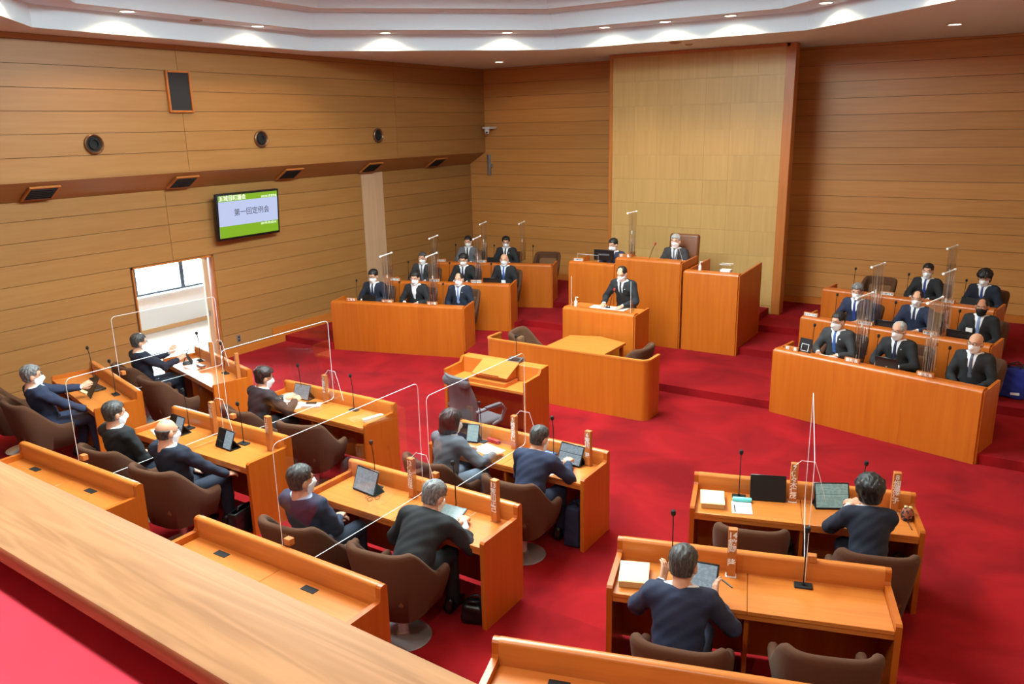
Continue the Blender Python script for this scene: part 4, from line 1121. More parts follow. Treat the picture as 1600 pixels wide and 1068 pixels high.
e = empty('lectern_papers', T(-5.72, 11.60, 1.10) @ RZ(180), "white speech papers spread on the speaker's lectern", 'paper')
for i in range(3): obj('sheet', boxm(0.21, 0.29, 0.004), e, M_paper, loc=(-0.22 + 0.2 * i, 0.02 * i, 0.003 + 0.003 * i), rot=(0, 0, 0.05 * i))
def bottle(M, label, mat):
    e = empty('sanitiser_bottle', M, label, 'bottle')
    obj('body', lathe([(0, 0), (0.026, 0), (0.028, 0.01), (0.028, 0.08), (0.012, 0.10), (0.012, 0.115), (0, 0.115)], 16), e, mat)
    obj('pump', join([(lathe([(0, 0.115), (0.009, 0.115), (0.006, 0.15), (0, 0.15)], 10), I4), (boxm(0.05, 0.012, 0.01), T(0.018, 0, 0.15))]), e, M_offw)
M_clearb = plain('clear_bottle', (214, 206, 196), 0.2)
bottle(T(-4.80, 13.30, 1.53), 'small pump bottle on the unoccupied side desk', M_clearb)
bottle(T(-6.22, 11.44, 1.12), "small pump bottle at left of the speaker's lectern", M_clearb)
e = empty('ballot_box', T(-4.36, 13.36, 1.53), 'small clear box holding white papers on the side desk', 'box')
obj('papers', boxm(0.17, 0.12, 0.035), e, M_paper, loc=(0, 0, 0.022))
obj('box_shell', join([(boxm(0.20, 0.003, 0.13), T(0, -0.075, 0.065)), (boxm(0.20, 0.003, 0.13), T(0, 0.075, 0.065)), (boxm(0.003, 0.15, 0.13), T(-0.10, 0, 0.065)), (boxm(0.003, 0.15, 0.13), T(0.10, 0, 0.065))]), e, M_acr)
obj('rim', tube([(-0.1, -0.075, 0.13), (0.1, -0.075, 0.13), (0.1, 0.075, 0.13), (-0.1, 0.075, 0.13), (-0.1, -0.075, 0.13)], 0.003, 6), e, M_edge)
# presiding chair
pc = empty('presiding_chair', T(-5.50, 14.05, 0.74) @ RZ(180), 'tall brown leather chair of the presiding officer', 'chair')
M_leather = plain('brown_leather', (112, 62, 30), 0.45, noise=0.1, nscale=30)
obj('backrest', boxm(0.58, 0.11, 0.86, 0.05, 4), pc, M_leather, M=T(0, -0.24, 0.40) @ RX(6) @ T(0, 0, 0.43))
obj('seat', boxm(0.54, 0.52, 0.12, 0.045, 3), pc, M_leather, loc=(0, 0.02, 0.40))
for s in (-1, 1): obj('armrest', boxm(0.07, 0.40, 0.22, 0.03, 3), pc, M_leather, loc=(s * 0.29, 0.02, 0.53))
obj('column', tube([(0, 0, 0.03), (0, 0, 0.36)], 0.03, 12), pc, M_black); obj('base', ME_base, pc, M_chrome)
tub_chair(T(-6.70, 14.05, 0.62) @ RZ(180), 'brown tub chair of the clerk beside the golden panel', 'podium chairs')

# ------------------------------------------------------------------ people: implicit surfaces turned to meshes
def snets(f, lo, hi, h):
    lo = np.array(lo, np.float32); hi = np.array(hi, np.float32)
    n = np.maximum(4, np.ceil((hi - lo) / h).astype(int) + 1)
    ax = [lo[i] + h * np.arange(n[i], dtype=np.float32) for i in range(3)]
    G = np.stack(np.meshgrid(*ax, indexing='ij'), -1)
    v = f(G.reshape(-1, 3)).reshape(n)
    s = v < 0
    cs = tuple(n - 1)
    acc = np.zeros(cs + (3,), np.float32); cnt = np.zeros(cs, np.float32)
    crosses = []
    for a in range(3):
        sl0 = [slice(None)] * 3; sl1 = [slice(None)] * 3
        sl0[a] = slice(0, -1); sl1[a] = slice(1, None)
        v0, v1 = v[tuple(sl0)], v[tuple(sl1)]
        c = s[tuple(sl0)] != s[tuple(sl1)]
        t = np.where(c, v0 / np.where(np.abs(v0 - v1) < 1e-9, 1e-9, v0 - v1), 0)
        P = G[tuple(sl0)].copy(); P[..., a] += t * h
        P *= c[..., None]
        b_, d_ = [i for i in range(3) if i != a]
        for i in (0, 1):
            for j in (0, 1):
                q_ = [slice(None)] * 3
                q_[b_] = slice(i, i + n[b_] - 1); q_[d_] = slice(j, j + n[d_] - 1)
                acc += P[tuple(q_)]; cnt += c[tuple(q_)]
        crosses.append(c)
    act = cnt > 0
    idx = -np.ones(cs, np.int64); idx[act] = np.arange(act.sum())
    V = acc[act] / cnt[act][:, None]
    F = []
    for a in range(3):
        b_, d_ = [(1, 2), (2, 0), (0, 1)][a]
        q_ = np.argwhere(crosses[a])
        if not len(q_): continue
        q_ = q_[(q_[:, b_] > 0) & (q_[:, d_] > 0) & (q_[:, b_] < n[b_] - 1) & (q_[:, d_] < n[d_] - 1)]
        def cell(i, j):
            k = q_.copy(); k[:, b_] -= i; k[:, d_] -= j
            return idx[k[:, 0], k[:, 1], k[:, 2]]
        quad = np.stack([cell(1, 1), cell(0, 1), cell(0, 0), cell(1, 0)], 1)
        ins = s[q_[:, 0], q_[:, 1], q_[:, 2]]
        quad[~ins] = quad[~ins][:, ::-1]
        F.append(quad)
    F = np.concatenate(F) if F else np.zeros((0, 4), int)
    return V.astype(float), F

def relax(V, F, it=1, k=0.5):
    for _ in range(it):
        S = np.zeros_like(V); C = np.zeros(len(V))
        for i in range(4):
            a, b_ = F[:, i], F[:, (i + 1) % 4]
            np.add.at(S, a, V[b_]); np.add.at(C, a, 1)
            np.add.at(S, b_, V[a]); np.add.at(C, b_, 1)
        V = V + k * (S / np.maximum(C, 1)[:, None] - V)
    return V

def npmesh(parts, name='m'):
    """parts: list of (V, F, material index)"""
    Vs, Fs, Ms = [], [], []
    o = 0
    for V, F, mi in parts:
        Vs.append(V); Fs.append(F + o); Ms.append(np.full(len(F), mi)); o += len(V)
    V = np.concatenate(Vs); F = np.concatenate(Fs); Mi = np.concatenate(Ms)
    me = bpy.data.meshes.new(name)
    me.vertices.add(len(V)); me.vertices.foreach_set('co', V.astype(np.float32).ravel())
    me.loops.add(len(F) * 4); me.loops.foreach_set('vertex_index', F.astype(np.int32).ravel())
    me.polygons.add(len(F)); me.polygons.foreach_set('loop_start', np.arange(0, len(F) * 4, 4, dtype=np.int32))
    me.polygons.foreach_set('material_index', Mi.astype(np.int32))
    me.polygons.foreach_set('use_smooth', np.ones(len(F), bool))
    me.update(calc_edges=True); me.validate()
    return me

def dcap(p, a, b_, ra, rb):
    a = np.asarray(a, np.float32); ba = np.asarray(b_, np.float32) - a
    pa = p - a
    t = np.clip(pa @ ba / max(1e-9, float(ba @ ba)), 0, 1)
    return np.linalg.norm(pa - t[:, None] * ba, axis=1) - (ra + (rb - ra) * t)
def dell(p, c, r, Rm=None):
    q_ = p - np.asarray(c, np.float32)
    if Rm is not None: q_ = q_ @ Rm
    r = np.asarray(r, np.float32)
    k0 = np.linalg.norm(q_ / r, axis=1); k1 = np.linalg.norm(q_ / (r * r), axis=1)
    return k0 * (k0 - 1) / np.maximum(k1, 1e-6)
def smin(a, b_, k):
    h = np.clip(0.5 + 0.5 * (b_ - a) / k, 0, 1)
    return b_ + (a - b_) * h - k * h * (1 - h)
def union(ds, k):
    d = ds[0]
    for e_ in ds[1:]: d = smin(d, e_, k)
    return d

# ---- head, hair, mask in head space (origin between the ears, +Y forward)
def f_head(p):
    d = union([dell(p, (0, -0.012, 0.035), (0.076, 0.096, 0.088)), dell(p, (0, 0.022, -0.035), (0.060, 0.070, 0.082)), dell(p, (0, 0.062, -0.088), (0.028, 0.026, 0.024))], 0.03)
    d = smin(d, dcap(p, (0, 0.088, 0.020), (0, 0.104, -0.022), 0.008, 0.013), 0.012)
    d = smin(d, dcap(p, (-0.03, 0.078, 0.036), (0.03, 0.078, 0.036), 0.012, 0.012), 0.02)
    for s in (-1, 1):
        d = np.maximum(d, -dell(p, (s * 0.031, 0.105, 0.014), (0.016, 0.022, 0.011)))
        d = smin(d, dell(p, (s * 0.080, -0.006, -0.006), (0.013, 0.023, 0.036)), 0.008)
        d = smin(d, dell(p, (s * 0.020, 0.083, -0.056), (0.02, 0.012, 0.007)), 0.006)
    return smin(d, dcap(p, (0, -0.022, -0.05), (0, -0.040, -0.17), 0.050, 0.054), 0.03)
HV, HF = snets(f_head, (-0.11, -0.13, -0.20), (0.11, 0.14, 0.15), 0.0075)
HV = relax(HV, HF, 1, 0.4)
def ball(c, r, h=0.006):
    V, F = snets(lambda p: dell(p, c, r), np.array(c) - np.array(r) - 2 * h, np.array(c) + np.array(r) + 2 * h, h)
    return V, F
HEAD_PARTS = [(HV, HF, 0)]
for s in (-1, 1):
    HEAD_PARTS.append((*ball((s * 0.031, 0.086, 0.014), (0.013, 0.009, 0.008), 0.0035), 1))
    HEAD_PARTS.append((*ball((s * 0.031, 0.093, 0.014), (0.006, 0.004, 0.006), 0.0025), 2))
    HEAD_PARTS.append((*ball((s * 0.033, 0.092, 0.036), (0.019, 0.006, 0.0045), 0.003), 2))

def f_skull(p): return union([dell(p, (0, -0.012, 0.035), (0.076, 0.096, 0.088)), dell(p, (0, 0.022, -0.035), (0.058, 0.066, 0.080)), dcap(p, (0, -0.03, -0.03), (0, -0.042, -0.10), 0.054, 0.046)], 0.03)
def hair(style):
    def f(p):
        x, y, z = p[:, 0], p[:, 1], p[:, 2]
        d = f_skull(p)
        t = 0.013
        if style == 'short':
            t = 0.006 + 0.011 * np.clip((z - 0.03) / 0.07, 0, 1)
        elif style == 'full':
            t = 0.009 + 0.014 * np.clip((z - 0.02) / 0.08, 0, 1)
        elif style == 'messy':
            t = 0.012 + 0.020 * np.clip((z - 0.02) / 0.07, 0, 1) + 0.007 * np.sin(70 * x + 3) * np.sin(60 * y) * np.sin(55 * z + 1)
        elif style == 'bushy':
            t = 0.024 + 0.018 * np.clip((z) / 0.07, 0, 1) + 0.007 * np.sin(75 * x + 3) * np.sin(66 * y + 1) * np.sin(60 * z + 1)
        elif style == 'bob':
            t = 0.026 + 0.006 * np.clip((0.02 - z) / 0.08, 0, 1)
        elif style == 'bald':
            t = 0.008
        elif style == 'thin':
            t = 0.008
        strand = 0.0030 * np.sin(150 * x + 14 * np.sin(20 * y)) + 0.002 * np.sin(260 * x + 90 * z) if style != 'bald' else 0
        d = d - t + strand
        low = {'bob': -0.115, 'bushy': -0.075, 'messy': -0.060}.get(style, -0.054)
        d = np.maximum(d, low - z + 0.25 * np.maximum(0, y))
        # the face stays free
        hl = {'bob': 0.055, 'bushy': 0.05, 'thin': 0.085, 'bald': 0.02}.get(style, 0.072)
        face = np.maximum(np.maximum(0.052 - y, z - hl - 0.10 * np.abs(x)), -0.2 - z)
        side = np.maximum(np.maximum(0.012 - y + (0.03 if style in ('bob', 'bushy') else 0) * 0, z - 0.028), -0.2 - z) if style != 'bob' else np.maximum(np.maximum(0.045 - y, z - 0.05), -0.2 - z)
        d = np.maximum(d, -face); d = np.maximum(d, -side)
        if style not in ('bob', 'bushy'):
            for s in (-1, 1):
                d = np.maximum(d, -dell(p, (s * 0.088, 0.002, -0.022), (0.045, 0.034, 0.046)))
        if style == 'bald':
            d = np.maximum(d, z - 0.040 + 0.6 * np.maximum(0, y + 0.02)); d = np.maximum(d, y - 0.022)
        if style == 'thin':
            d = np.maximum(d, -dell(p, (0, 0.06, 0.115), (0.05, 0.05, 0.05)))
        return d
    V, F = snets(f, (-0.15, -0.17, -0.16), (0.15, 0.16, 0.19), 0.0085)
    return npmesh([(relax(V, F, 1, 0.3), F, 0)], 'hair')
_hair = {}
def f_mask(p):
    x, y, z = p[:, 0], p[:, 1], p[:, 2]
    d = union([dell(p, (0, 0.022, -0.035), (0.060, 0.070, 0.082)), dell(p, (0, 0.062, -0.088), (0.028, 0.026, 0.024)), dcap(p, (0, 0.09, 0.0), (0, 0.106, -0.035), 0.010, 0.018)], 0.035) - 0.009
    d = np.maximum(d, 0.012 + 0.30 * np.abs(z + 0.045) - y)
    top = z - (0.002 - 1.8 * np.maximum(0, np.abs(x) - 0.012) * 0.25)
    return np.maximum(np.maximum(d, top), -0.112 - z)
mV, mF = snets(f_mask, (-0.10, -0.02, -0.14), (0.10, 0.16, 0.03), 0.006)
ME_mask = npmesh([(mV, mF, 0)], 'mask')
ME_loop = [tube([(s * 0.062, 0.038, -0.012), (s * 0.078, 0.010, 0.006), (s * 0.083, -0.022, 0.008), (s * 0.082, -0.025, -0.02), (s * 0.062, 0.030, -0.070)], 0.0018, 5) for s in (-1, 1)]
gl_ = []
for s in (-1, 1):
    gl_.append((tube([(s * 0.033 + 0.023 * math.cos(a * PI / 7), 0.104, 0.013 + 0.017 * math.sin(a * PI / 7)) for a in range(15)], 0.0018, 5), I4))
    gl_.append((tube([(s * 0.056, 0.102, 0.02), (s * 0.078, 0.05, 0.02), (s * 0.084, -0.01, 0.022)], 0.0018, 5), I4))
gl_.append((tube([(-0.010, 0.105, 0.018), (0.010, 0.105, 0.018)], 0.0018, 5), I4))
ME_glasses = join(gl_)

# ---- a hand: wrist at the origin, fingers along +Y, palm down; thumb on -X for the right hand
_hand = {}
def hand_geo(curl, spread=1.0):
    k = (round(curl, 2), spread)
    if k in _hand: return _hand[k]
    caps = []
    for x, ln, dz in ((-0.029, 0.072, 0), (-0.0095, 0.080, 0.003), (0.0105, 0.074, 0.002), (0.029, 0.058, -0.002)):
        root = Vector((x * 0.7, 0.012, 0)); kn = Vector((x, 0.084 if abs(x) < 0.02 else 0.079, dz))
        caps.append((root, kn, 0.0145, 0.0118))
        d = Vector((x * 1.6 * spread, 1, 0)).normalized(); ang = 0.12 + curl * 0.35
        p0 = kn
        for seg, fr in enumerate((0.45, 0.31, 0.24)):
            dirv = Vector((d.x * math.cos(ang), d.y * math.cos(ang), -math.sin(ang)))
            p1 = p0 + dirv * ln * fr
            caps.append((p0, p1, 0.0095 - 0.0010 * seg, 0.0090 - 0.0012 * seg)); p0 = p1
            ang += curl * 0.75
    t0, t1, t2, t3 = Vector((-0.018, 0.018, -0.004)), Vector((-0.042, 0.046, -0.012)), Vector((-0.050, 0.074, -0.018 - 0.01 * curl)), Vector((-0.046 + 0.012 * curl, 0.098, -0.024 - 0.012 * curl))
    caps += [(t0, t1, 0.0155, 0.0125), (t1, t2, 0.0120, 0.0100), (t2, t3, 0.0100, 0.0078)]
    caps.append((Vector((0, -0.045, 0)), Vector((0, 0.02, 0)), 0.025, 0.024))
    def f(p): return union([dcap(p, a, b_, ra, rb) for a, b_, ra, rb in caps], 0.006)
    V, F = snets(f, (-0.085, -0.075, -0.095), (0.075, 0.185, 0.04), 0.0055)
    _hand[k] = (V, F)
    return V, F

def xform(V, Mx):
    A = np.array(Mx)
    return V @ A[:3, :3].T + A[:3, 3]

def ik(S, Wp, l1, l2, hint):
    d = Wp - S; L = d.length
    L = min(L, (l1 + l2) * 0.995); d.normalize(); Wp = S + d * L
    a = (l1 * l1 - l2 * l2 + L * L) / (2 * L)
    hh = math.sqrt(max(0, l1 * l1 - a * a))
    n = hint - d * hint.dot(d)
    n.normalize()
    return S + d * a + n * hh, Wp

_pcache = {}
def person_meshes(stand, lean, side, hands, female, vox, build, head_fw):
    """hands: ((x,y,z, curl, (dirx,diry,dirz), palmroll), ...) left then right, in person space"""
    key = (stand, lean, side, hands, female, vox, build, head_fw)
    if key in _pcache: return _pcache[key]
    hz = 0.90 if stand else 0.53
    P0 = Vector((0, 0.0, hz))
    def rotd(a): return Vector((math.sin(R_(side)), math.sin(R_(a)) * math.cos(R_(side)), math.cos(R_(a)) * math.cos(R_(side))))
    d1, d2, d3 = rotd(lean * 0.7), rotd(lean), rotd(lean * 1.15)
    P1 = P0 + d1 * 0.17; P2 = P1 + d2 * 0.19; P3 = P2 + d3 * 0.135
    HC = P3 + d3 * 0.05 + Vector((0, 0.02 + head_fw, 0.085))
    Rt = np.array((Matrix.Rotation(R_(side), 3, 'Y') @ Matrix.Rotation(-R_(lean), 3, 'X')), np.float32)
    w = build * (0.90 if female else 1.0)
    xax = Vector(Rt[:, 0].tolist())
    shc = P2 + d2 * 0.085
    SL, SR = shc - xax * 0.165 * w, shc + xax * 0.165 * w
    arms = []
    for i, S in enumerate((SL, SR)):
        hx, hy, hz_, curl, dr, roll = hands[i]
        Wp = Vector((hx, hy, hz_))
        sg = -1 if i == 0 else 1
        El, Wp = ik(S, Wp, 0.285, 0.25, Vector((sg * 0.75, -0.45, -0.75)))
        arms.append((S, El, Wp, curl, Vector(dr).normalized(), roll, sg))
    if stand:
        hips = [Vector((s * 0.09, 0, 0.90)) for s in (-1, 1)]; knees = [Vector((s * 0.10, 0.02, 0.49)) for s in (-1, 1)]; ank = [Vector((s * 0.11, -0.01, 0.09)) for s in (-1, 1)]
    else:
        hips = [Vector((s * 0.085, 0.02, 0.525)) for s in (-1, 1)]; knees = [Vector((s * 0.12, 0.43, 0.52)) for s in (-1, 1)]; ank = [Vector((s * 0.12, 0.40 + 0.06 * s, 0.09)) for s in (-1, 1)]
    def torso(p, g):
        ds = [dell(p, P0 + Vector((0, 0, 0.02)), (0.160 * w + g, 0.115 + g, 0.11 + g), Rt), dell(p, P1, (0.145 * w + g, 0.108 * build + g, 0.14 + g), Rt),
              dell(p, P2, (0.165 * w + g, 0.115 + g, 0.155 + g), Rt), dcap(p, SL + xax * 0.02, SR - xax * 0.02, 0.062 + g, 0.062 + g),
              dcap(p, P2 + d3 * 0.10, P3, 0.085 + g * 0.6, 0.058 + g * 0.5)]
        return union(ds, 0.06)
    def local(p): return (p - np.array(P2, np.float32)) @ Rt
    def f_body(p):
        ds = [torso(p, -0.012), dcap(p, P3 - d3 * 0.03, P3 + (HC - P3) * 0.6, 0.052, 0.05)]
        for S, El, Wp, *_ in arms:
            ds += [dcap(p, S, El, 0.046, 0.038), dcap(p, El, Wp, 0.036, 0.025)]
        for a, b_, c in zip(hips, knees, ank):
            ds += [dcap(p, a, b_, 0.075, 0.055), dcap(p, b_, c, 0.050, 0.038)]
        return union(ds, 0.02)
    def f_jacket(p):
        d = torso(p, 0.014)
        if not stand:
            d = np.maximum(d, 0.47 - p[:, 2])
        for S, El, Wp, *_ in arms:
            end = El + (Wp - El) * 0.90
            a_ = smin(dcap(p, S, El, 0.071, 0.057), dcap(p, El, end, 0.055, 0.043), 0.02)
            d = smin(d, a_, 0.025)
        d = smin(d, dcap(p, P2 + d3 * 0.115 + Vector((0, -0.012, 0)), P3 + Vector((0, -0.010, -0.012)), 0.080, 0.064), 0.02)
        q_ = local(p)
        qn = (p - np.array(P3 - d3 * 0.004, np.float32)); hgt = qn @ np.array(d3, np.float32); rad = np.sqrt(np.maximum(0, (qn * qn).sum(1) - hgt * hgt))
        ring = np.sqrt((rad - 0.068 - 0.45 * np.maximum(0, -hgt)) ** 2 + (0.50 * hgt) ** 2) - 0.0150
        d = np.minimum(d, ring)
        wr = 0.0055 * np.sin(31 * q_[:, 2] + 20 * np.abs(q_[:, 0]) + 2 * np.sin(25 * q_[:, 1])) * np.clip(0.35 + np.abs(q_[:, 0]) * 4, 0, 1) + 0.0025 * np.sin(70 * q_[:, 2] - 55 * q_[:, 0] + 30 * q_[:, 1])
        d = d + wr
        vv = np.maximum((np.abs(q_[:, 0]) - np.minimum(0.17 * (q_[:, 2] + 0.15), 0.052)) * 0.96, 0.05 - q_[:, 1])
        d = np.maximum(d, -vv)
        # an open back edge at the neck: cut everything above the collar line
        n = np.array(d3, np.float32)
        return np.maximum(d, (p - np.array(P3, np.float32)) @ n - 0.022)
    def f_shirt(p):
        d = smin(torso(p, 0.004), dcap(p, P3 - d3 * 0.06, P3 + d3 * 0.032 + Vector((0, 0.008, 0)), 0.070, 0.060), 0.02)
        n = np.array(d3, np.float32)
        d = np.maximum(d, (p - np.array(P3, np.float32)) @ n - 0.028)
        d = np.maximum(d, np.array(P1, np.float32)[2] - 0.02 - p[:, 2])
        for S, El, Wp, *_ in arms:
            d = np.minimum(d, np.maximum(dcap(p, El + (Wp - El) * 0.7, Wp, 0.036, 0.034), (p - np.array(Wp, np.float32)) @ np.array((Wp - El).normalized(), np.float32) - 0.012))
        return d
    def f_tie(p):
        q_ = local(p)
        d = torso(p, 0.014)
        wz = np.clip(0.017 + 0.055 * (0.13 - q_[:, 2]) * 0.9, 0.014, 0.042)
        d = np.maximum(d, np.abs(q_[:, 0]) - wz)
        d = np.maximum(d, 0.03 - q_[:, 1])
        d = np.maximum(d, np.maximum(q_[:, 2] - 0.195, -0.16 - q_[:, 2]))
        return d
    def f_trousers(p):
        d = dell(p, P0 + Vector((0, 0.0, 0.0)), (0.168 * w, 0.125, 0.115))
        for a, b_, c in zip(hips, knees, ank):
            d = union([d, dcap(p, a, b_, 0.092, 0.072), dcap(p, b_, c + Vector((0, 0, -0.02)), 0.070, 0.058)], 0.025)
        return np.maximum(d, 0.055 - p[:, 2])
    pts = [P0, P3, SL, SR] + [q_ for A in arms for q_ in A[1:3]]
    lo = np.min([list(q_) for q_ in pts], axis=0) - 0.17; hi = np.max([list(q_) for q_ in pts], axis=0) + 0.17
    tlo, thi = np.min([list(q_) for q_ in (P0, P2, P3, SL, SR)], axis=0) - 0.2, np.max([list(q_) for q_ in (P0, P2, P3, SL, SR)], axis=0) + 0.2
    res = {}
    legpts = [list(q_) for q_ in hips + knees + ank + [P0]]
    llo, lhi = np.min(legpts, axis=0) - 0.18, np.max(legpts, axis=0) + 0.18
    bV, bF = snets(f_body, np.minimum(lo, llo), np.maximum(hi, lhi), 0.024)
    body = [(bV, bF, 0)]
    for S, El, Wp, curl, dr, roll, sg in arms:
        V, F = hand_geo(curl)
        y_ = dr; z_ = Vector((0, 0, 1)) - y_ * y_.z; z_.normalize(); x_ = y_.cross(z_)
        Mx = Matrix(((x_.x, y_.x, z_.x, Wp.x), (x_.y, y_.y, z_.y, Wp.y), (x_.z, y_.z, z_.z, Wp.z), (0, 0, 0, 1))) @ RY(roll)
        if sg < 0: Vv, Ff = V * np.array((-1, 1, 1)), F[:, ::-1]
        else: Vv, Ff = V, F
        body.append((xform(Vv, Mx), Ff, 0))
    res['body_parts'] = body
    V, F = snets(f_jacket, lo, hi, vox); res['jacket'] = npmesh([(relax(V, F, 1, 0.4), F, 0)], 'jacket')
    V, F = snets(f_shirt, np.minimum(tlo, lo), np.maximum(thi, hi), vox); res['shirt'] = npmesh([(relax(V, F, 1, 0.3), F, 0)], 'shirt')
    V, F = snets(f_tie, np.array(P2) - 0.24, np.array(P2) + 0.26, 0.012); res['tie'] = npmesh([(V, F, 0)], 'tie') if len(F) else None
    V, F = snets(f_trousers, llo, lhi, max(vox, 0.017)); res['trousers'] = npmesh([(relax(V, F, 1, 0.4), F, 0)], 'trousers')
    res['HC'] = HC; res['ank'] = ank; res['P2'] = P2; res['Rt'] = Rt
    _pcache[key] = res
    return res

ME_shoe_mesh = None
sV, sF = snets(lambda p: np.maximum(union([dcap(p, (0, -0.05, 0.045), (0, 0.12, 0.030), 0.042, 0.036), dcap(p, (0, 0.1, 0.03), (0, 0.17, 0.026), 0.038, 0.028), dcap(p, (0, -0.045, 0.05), (0, -0.035, 0.10), 0.042, 0.044)], 0.02), 0.0 - p[:, 2]), (-0.08, -0.13, -0.03), (0.08, 0.24, 0.17), 0.012)
ME_shoe_mesh = npmesh([(sV, sF, 0)], 'shoe')

_body_mesh = {}
def person(M, label, suit='black', shirt=M_shirt, tie=None, hair_style='short', hair_mat=M_hblack, mask=M_mask, glasses=False, lean=4, side=0, head=(0, 0, 0),
           hands=None, stand=False, female=False, vox=0.016, build=1.0, skin=M_sk, head_fw=0.0, trousers=None, badge=None, pin=False, group=None, closed=False):
    if hands is None:
        hands = ((-0.14, 0.30, 0.66, 0.5, (0.35, 1, -0.1), 0), (0.14, 0.30, 0.66, 0.5, (-0.35, 1, -0.1), 0))
    r = person_meshes(stand, lean, side, hands, female, vox, build, head_fw)
    e = empty('person', M, label, 'person', group)
    hm = T(*r['HC']) @ RZ(head[0]) @ RX(head[1]) @ RY(head[2])
    parts = list(r['body_parts'])
    for V, F, mi in HEAD_PARTS: parts.append((xform(V, hm), F, mi))
    me = npmesh(parts, 'body')
    for m in (skin, M_eyew, M_eyed): me.materials.append(m)
    obj('body', me, e)
    obj('jacket', r['jacket'], e, SUIT[suit])
    obj('shirt', r['shirt'], e, shirt)
    obj('trousers', r['trousers'], e, trousers or SUIT[suit])
    if tie and r['tie']: obj('tie', r['tie'], e, TIE[tie])
    if hair_style not in _hair: _hair[hair_style] = hair(hair_style)
    obj('hair', _hair[hair_style], e, hair_mat, M=hm)
    mk = obj('mask', ME_mask, e, mask, M=hm)
    for lpm in ME_loop: obj('ear_loop', lpm, mk, mask)
    if glasses: obj('glasses', ME_glasses, e, M_gloss_rim, M=hm)
    for a in r['ank']: obj('shoe', ME_shoe_mesh, e, M_shoe, loc=(a.x, a.y - 0.02, 0.0))
    Rt = Matrix(r['Rt'].tolist()).to_4x4()
    if badge: obj('name_badge', boxm(0.085, 0.006, 0.06), e, M_textw, M=T(*r['P2']) @ Rt @ T(badge[0], 0.142, badge[1]))
    if badge and badge[0] == 0:
        obj('lanyard', join([(tube([(s * 0.065, 0.10, 0.17), (s * 0.045, 0.135, 0.08), (0, 0.142, badge[1] + 0.03)], 0.004, 5), I4) for s in (-1, 1)]), e, TIE['royal'], M=T(*r['P2']) @ Rt)
    if pin: obj('lapel_pin', boxm(0.014, 0.004, 0.014, 0.003, 1), e, M_textw, M=T(*r['P2']) @ Rt @ T(-0.085, 0.128, 0.06))
    return e

# officials: hands rest on the worktop behind the ledge
H_desk = ((-0.13, 0.33, 0.74, 0.4, (0.45, 1, -0.05), 0), (0.13, 0.33, 0.74, 0.4, (-0.45, 1, -0.05), 0))
H_lap = ((-0.10, 0.26, 0.63, 0.5, (0.5, 1, -0.1), 0), (0.10, 0.25, 0.63, 0.5, (-0.5, 1, -0.1), 0))
def official(k, i, label, dx=0.0, dy=0.0, **kw):
    M = EM(k) @ T(SEATX[i] + dx, 0.80 + dy, 0.12) @ RZ(180 + kw.pop('rz', 0))
    kw.setdefault('hands', H_lap if i == 2 else H_desk)
    person(M, label, group='seated officials behind the long desks', vox=0.019, **kw)
official('L1', 0, 'official in open dark suit at left bank, front row, wall seat', tie='navy', suit='dnavy', glasses=True, head=(-4, -12, 0), badge=(0.05, -0.12), hair_style='full')
official('L1', 1, 'official with open white shirt at left bank, front row, centre', suit='black', lean=8, head=(6, -8, 0), badge=None, hair_style='full')
official('L1', 2, 'official with receding hair at left bank, front row, aisle seat', tie='lblue', suit='dnavy', hair_style='thin', head=(0, -2, 0), pin=True)
official('L2', 0, 'official behind film at left bank, middle row, wall seat', tie='grey', suit='char', head=(0, -6, 0), hair_style='short', hair_mat=M_hsalt)
official('L2', 1, 'official looking down at left bank, middle row, centre seat', tie='navy', suit='black', lean=10, head=(0, -14, 0), hair_style='full', dx=0.02)
official('L2', 2, 'balding official with lanyard at left bank, middle row, aisle seat', tie='blue', suit='black', hair_style='bald', hair_mat=M_hsalt, badge=(0, -0.14), head=(4, 0, 0))
official('L3', 0, 'official in grey suit at left bank, rear row, wall seat', tie='black', suit='grey', head=(4, -10, 0))
official('L3', 1, 'official with spectacles at left bank, rear row, centre seat', tie='black', suit='black', glasses=True, head=(10, -8, 0), pin=True, hair_style='full')
official('R1', 0, 'official with blue tie at right bank, front row, aisle seat', tie='blue', suit='char', glasses=True, head=(-16, -6, 0), pin=True, lean=6)
official('R1', 1, 'silver-haired official at right bank, front row, centre seat', tie='navy', suit='black', hair_style='thin', hair_mat=M_hwhite, head=(-10, -4, 0), glasses=True, pin=True, dx=-0.06)
official('R1', 2, 'balding official with spectacles at right bank, front row, far seat', tie='stripe', suit='black', hair_style='bald', glasses=True, head=(-6, -4, 0), pin=False)
official('R2', 0, 'grey-haired official at right bank, middle row, aisle seat', tie='royal', suit='navy', hair_mat=M_hgrey, hair_style='full', head=(6, -10, 0), lean=8)
official('R2', 1, 'official with parted black hair at right bank, middle row, centre', tie='navy', suit='navy', hair_style='thin', head=(4, -4, 0))
official('R2', 2, 'official in black mask at right bank, middle row, far seat', tie='lblue', suit='black', mask=M_maskb, hair_style='thin', badge=(0.10, -0.05), head=(6, -6, 0), skin=M_sk2)
official('R3', 1, 'official behind film at right bank, rear row, centre seat', tie='royal', suit='black', hair_style='short', head=(4, -4, 0))
official('R3', 2, 'young official with long fringe at right bank, rear row', tie='royal', suit='dnavy', hair_style='bushy', head=(0, -16, 0), lean=10)

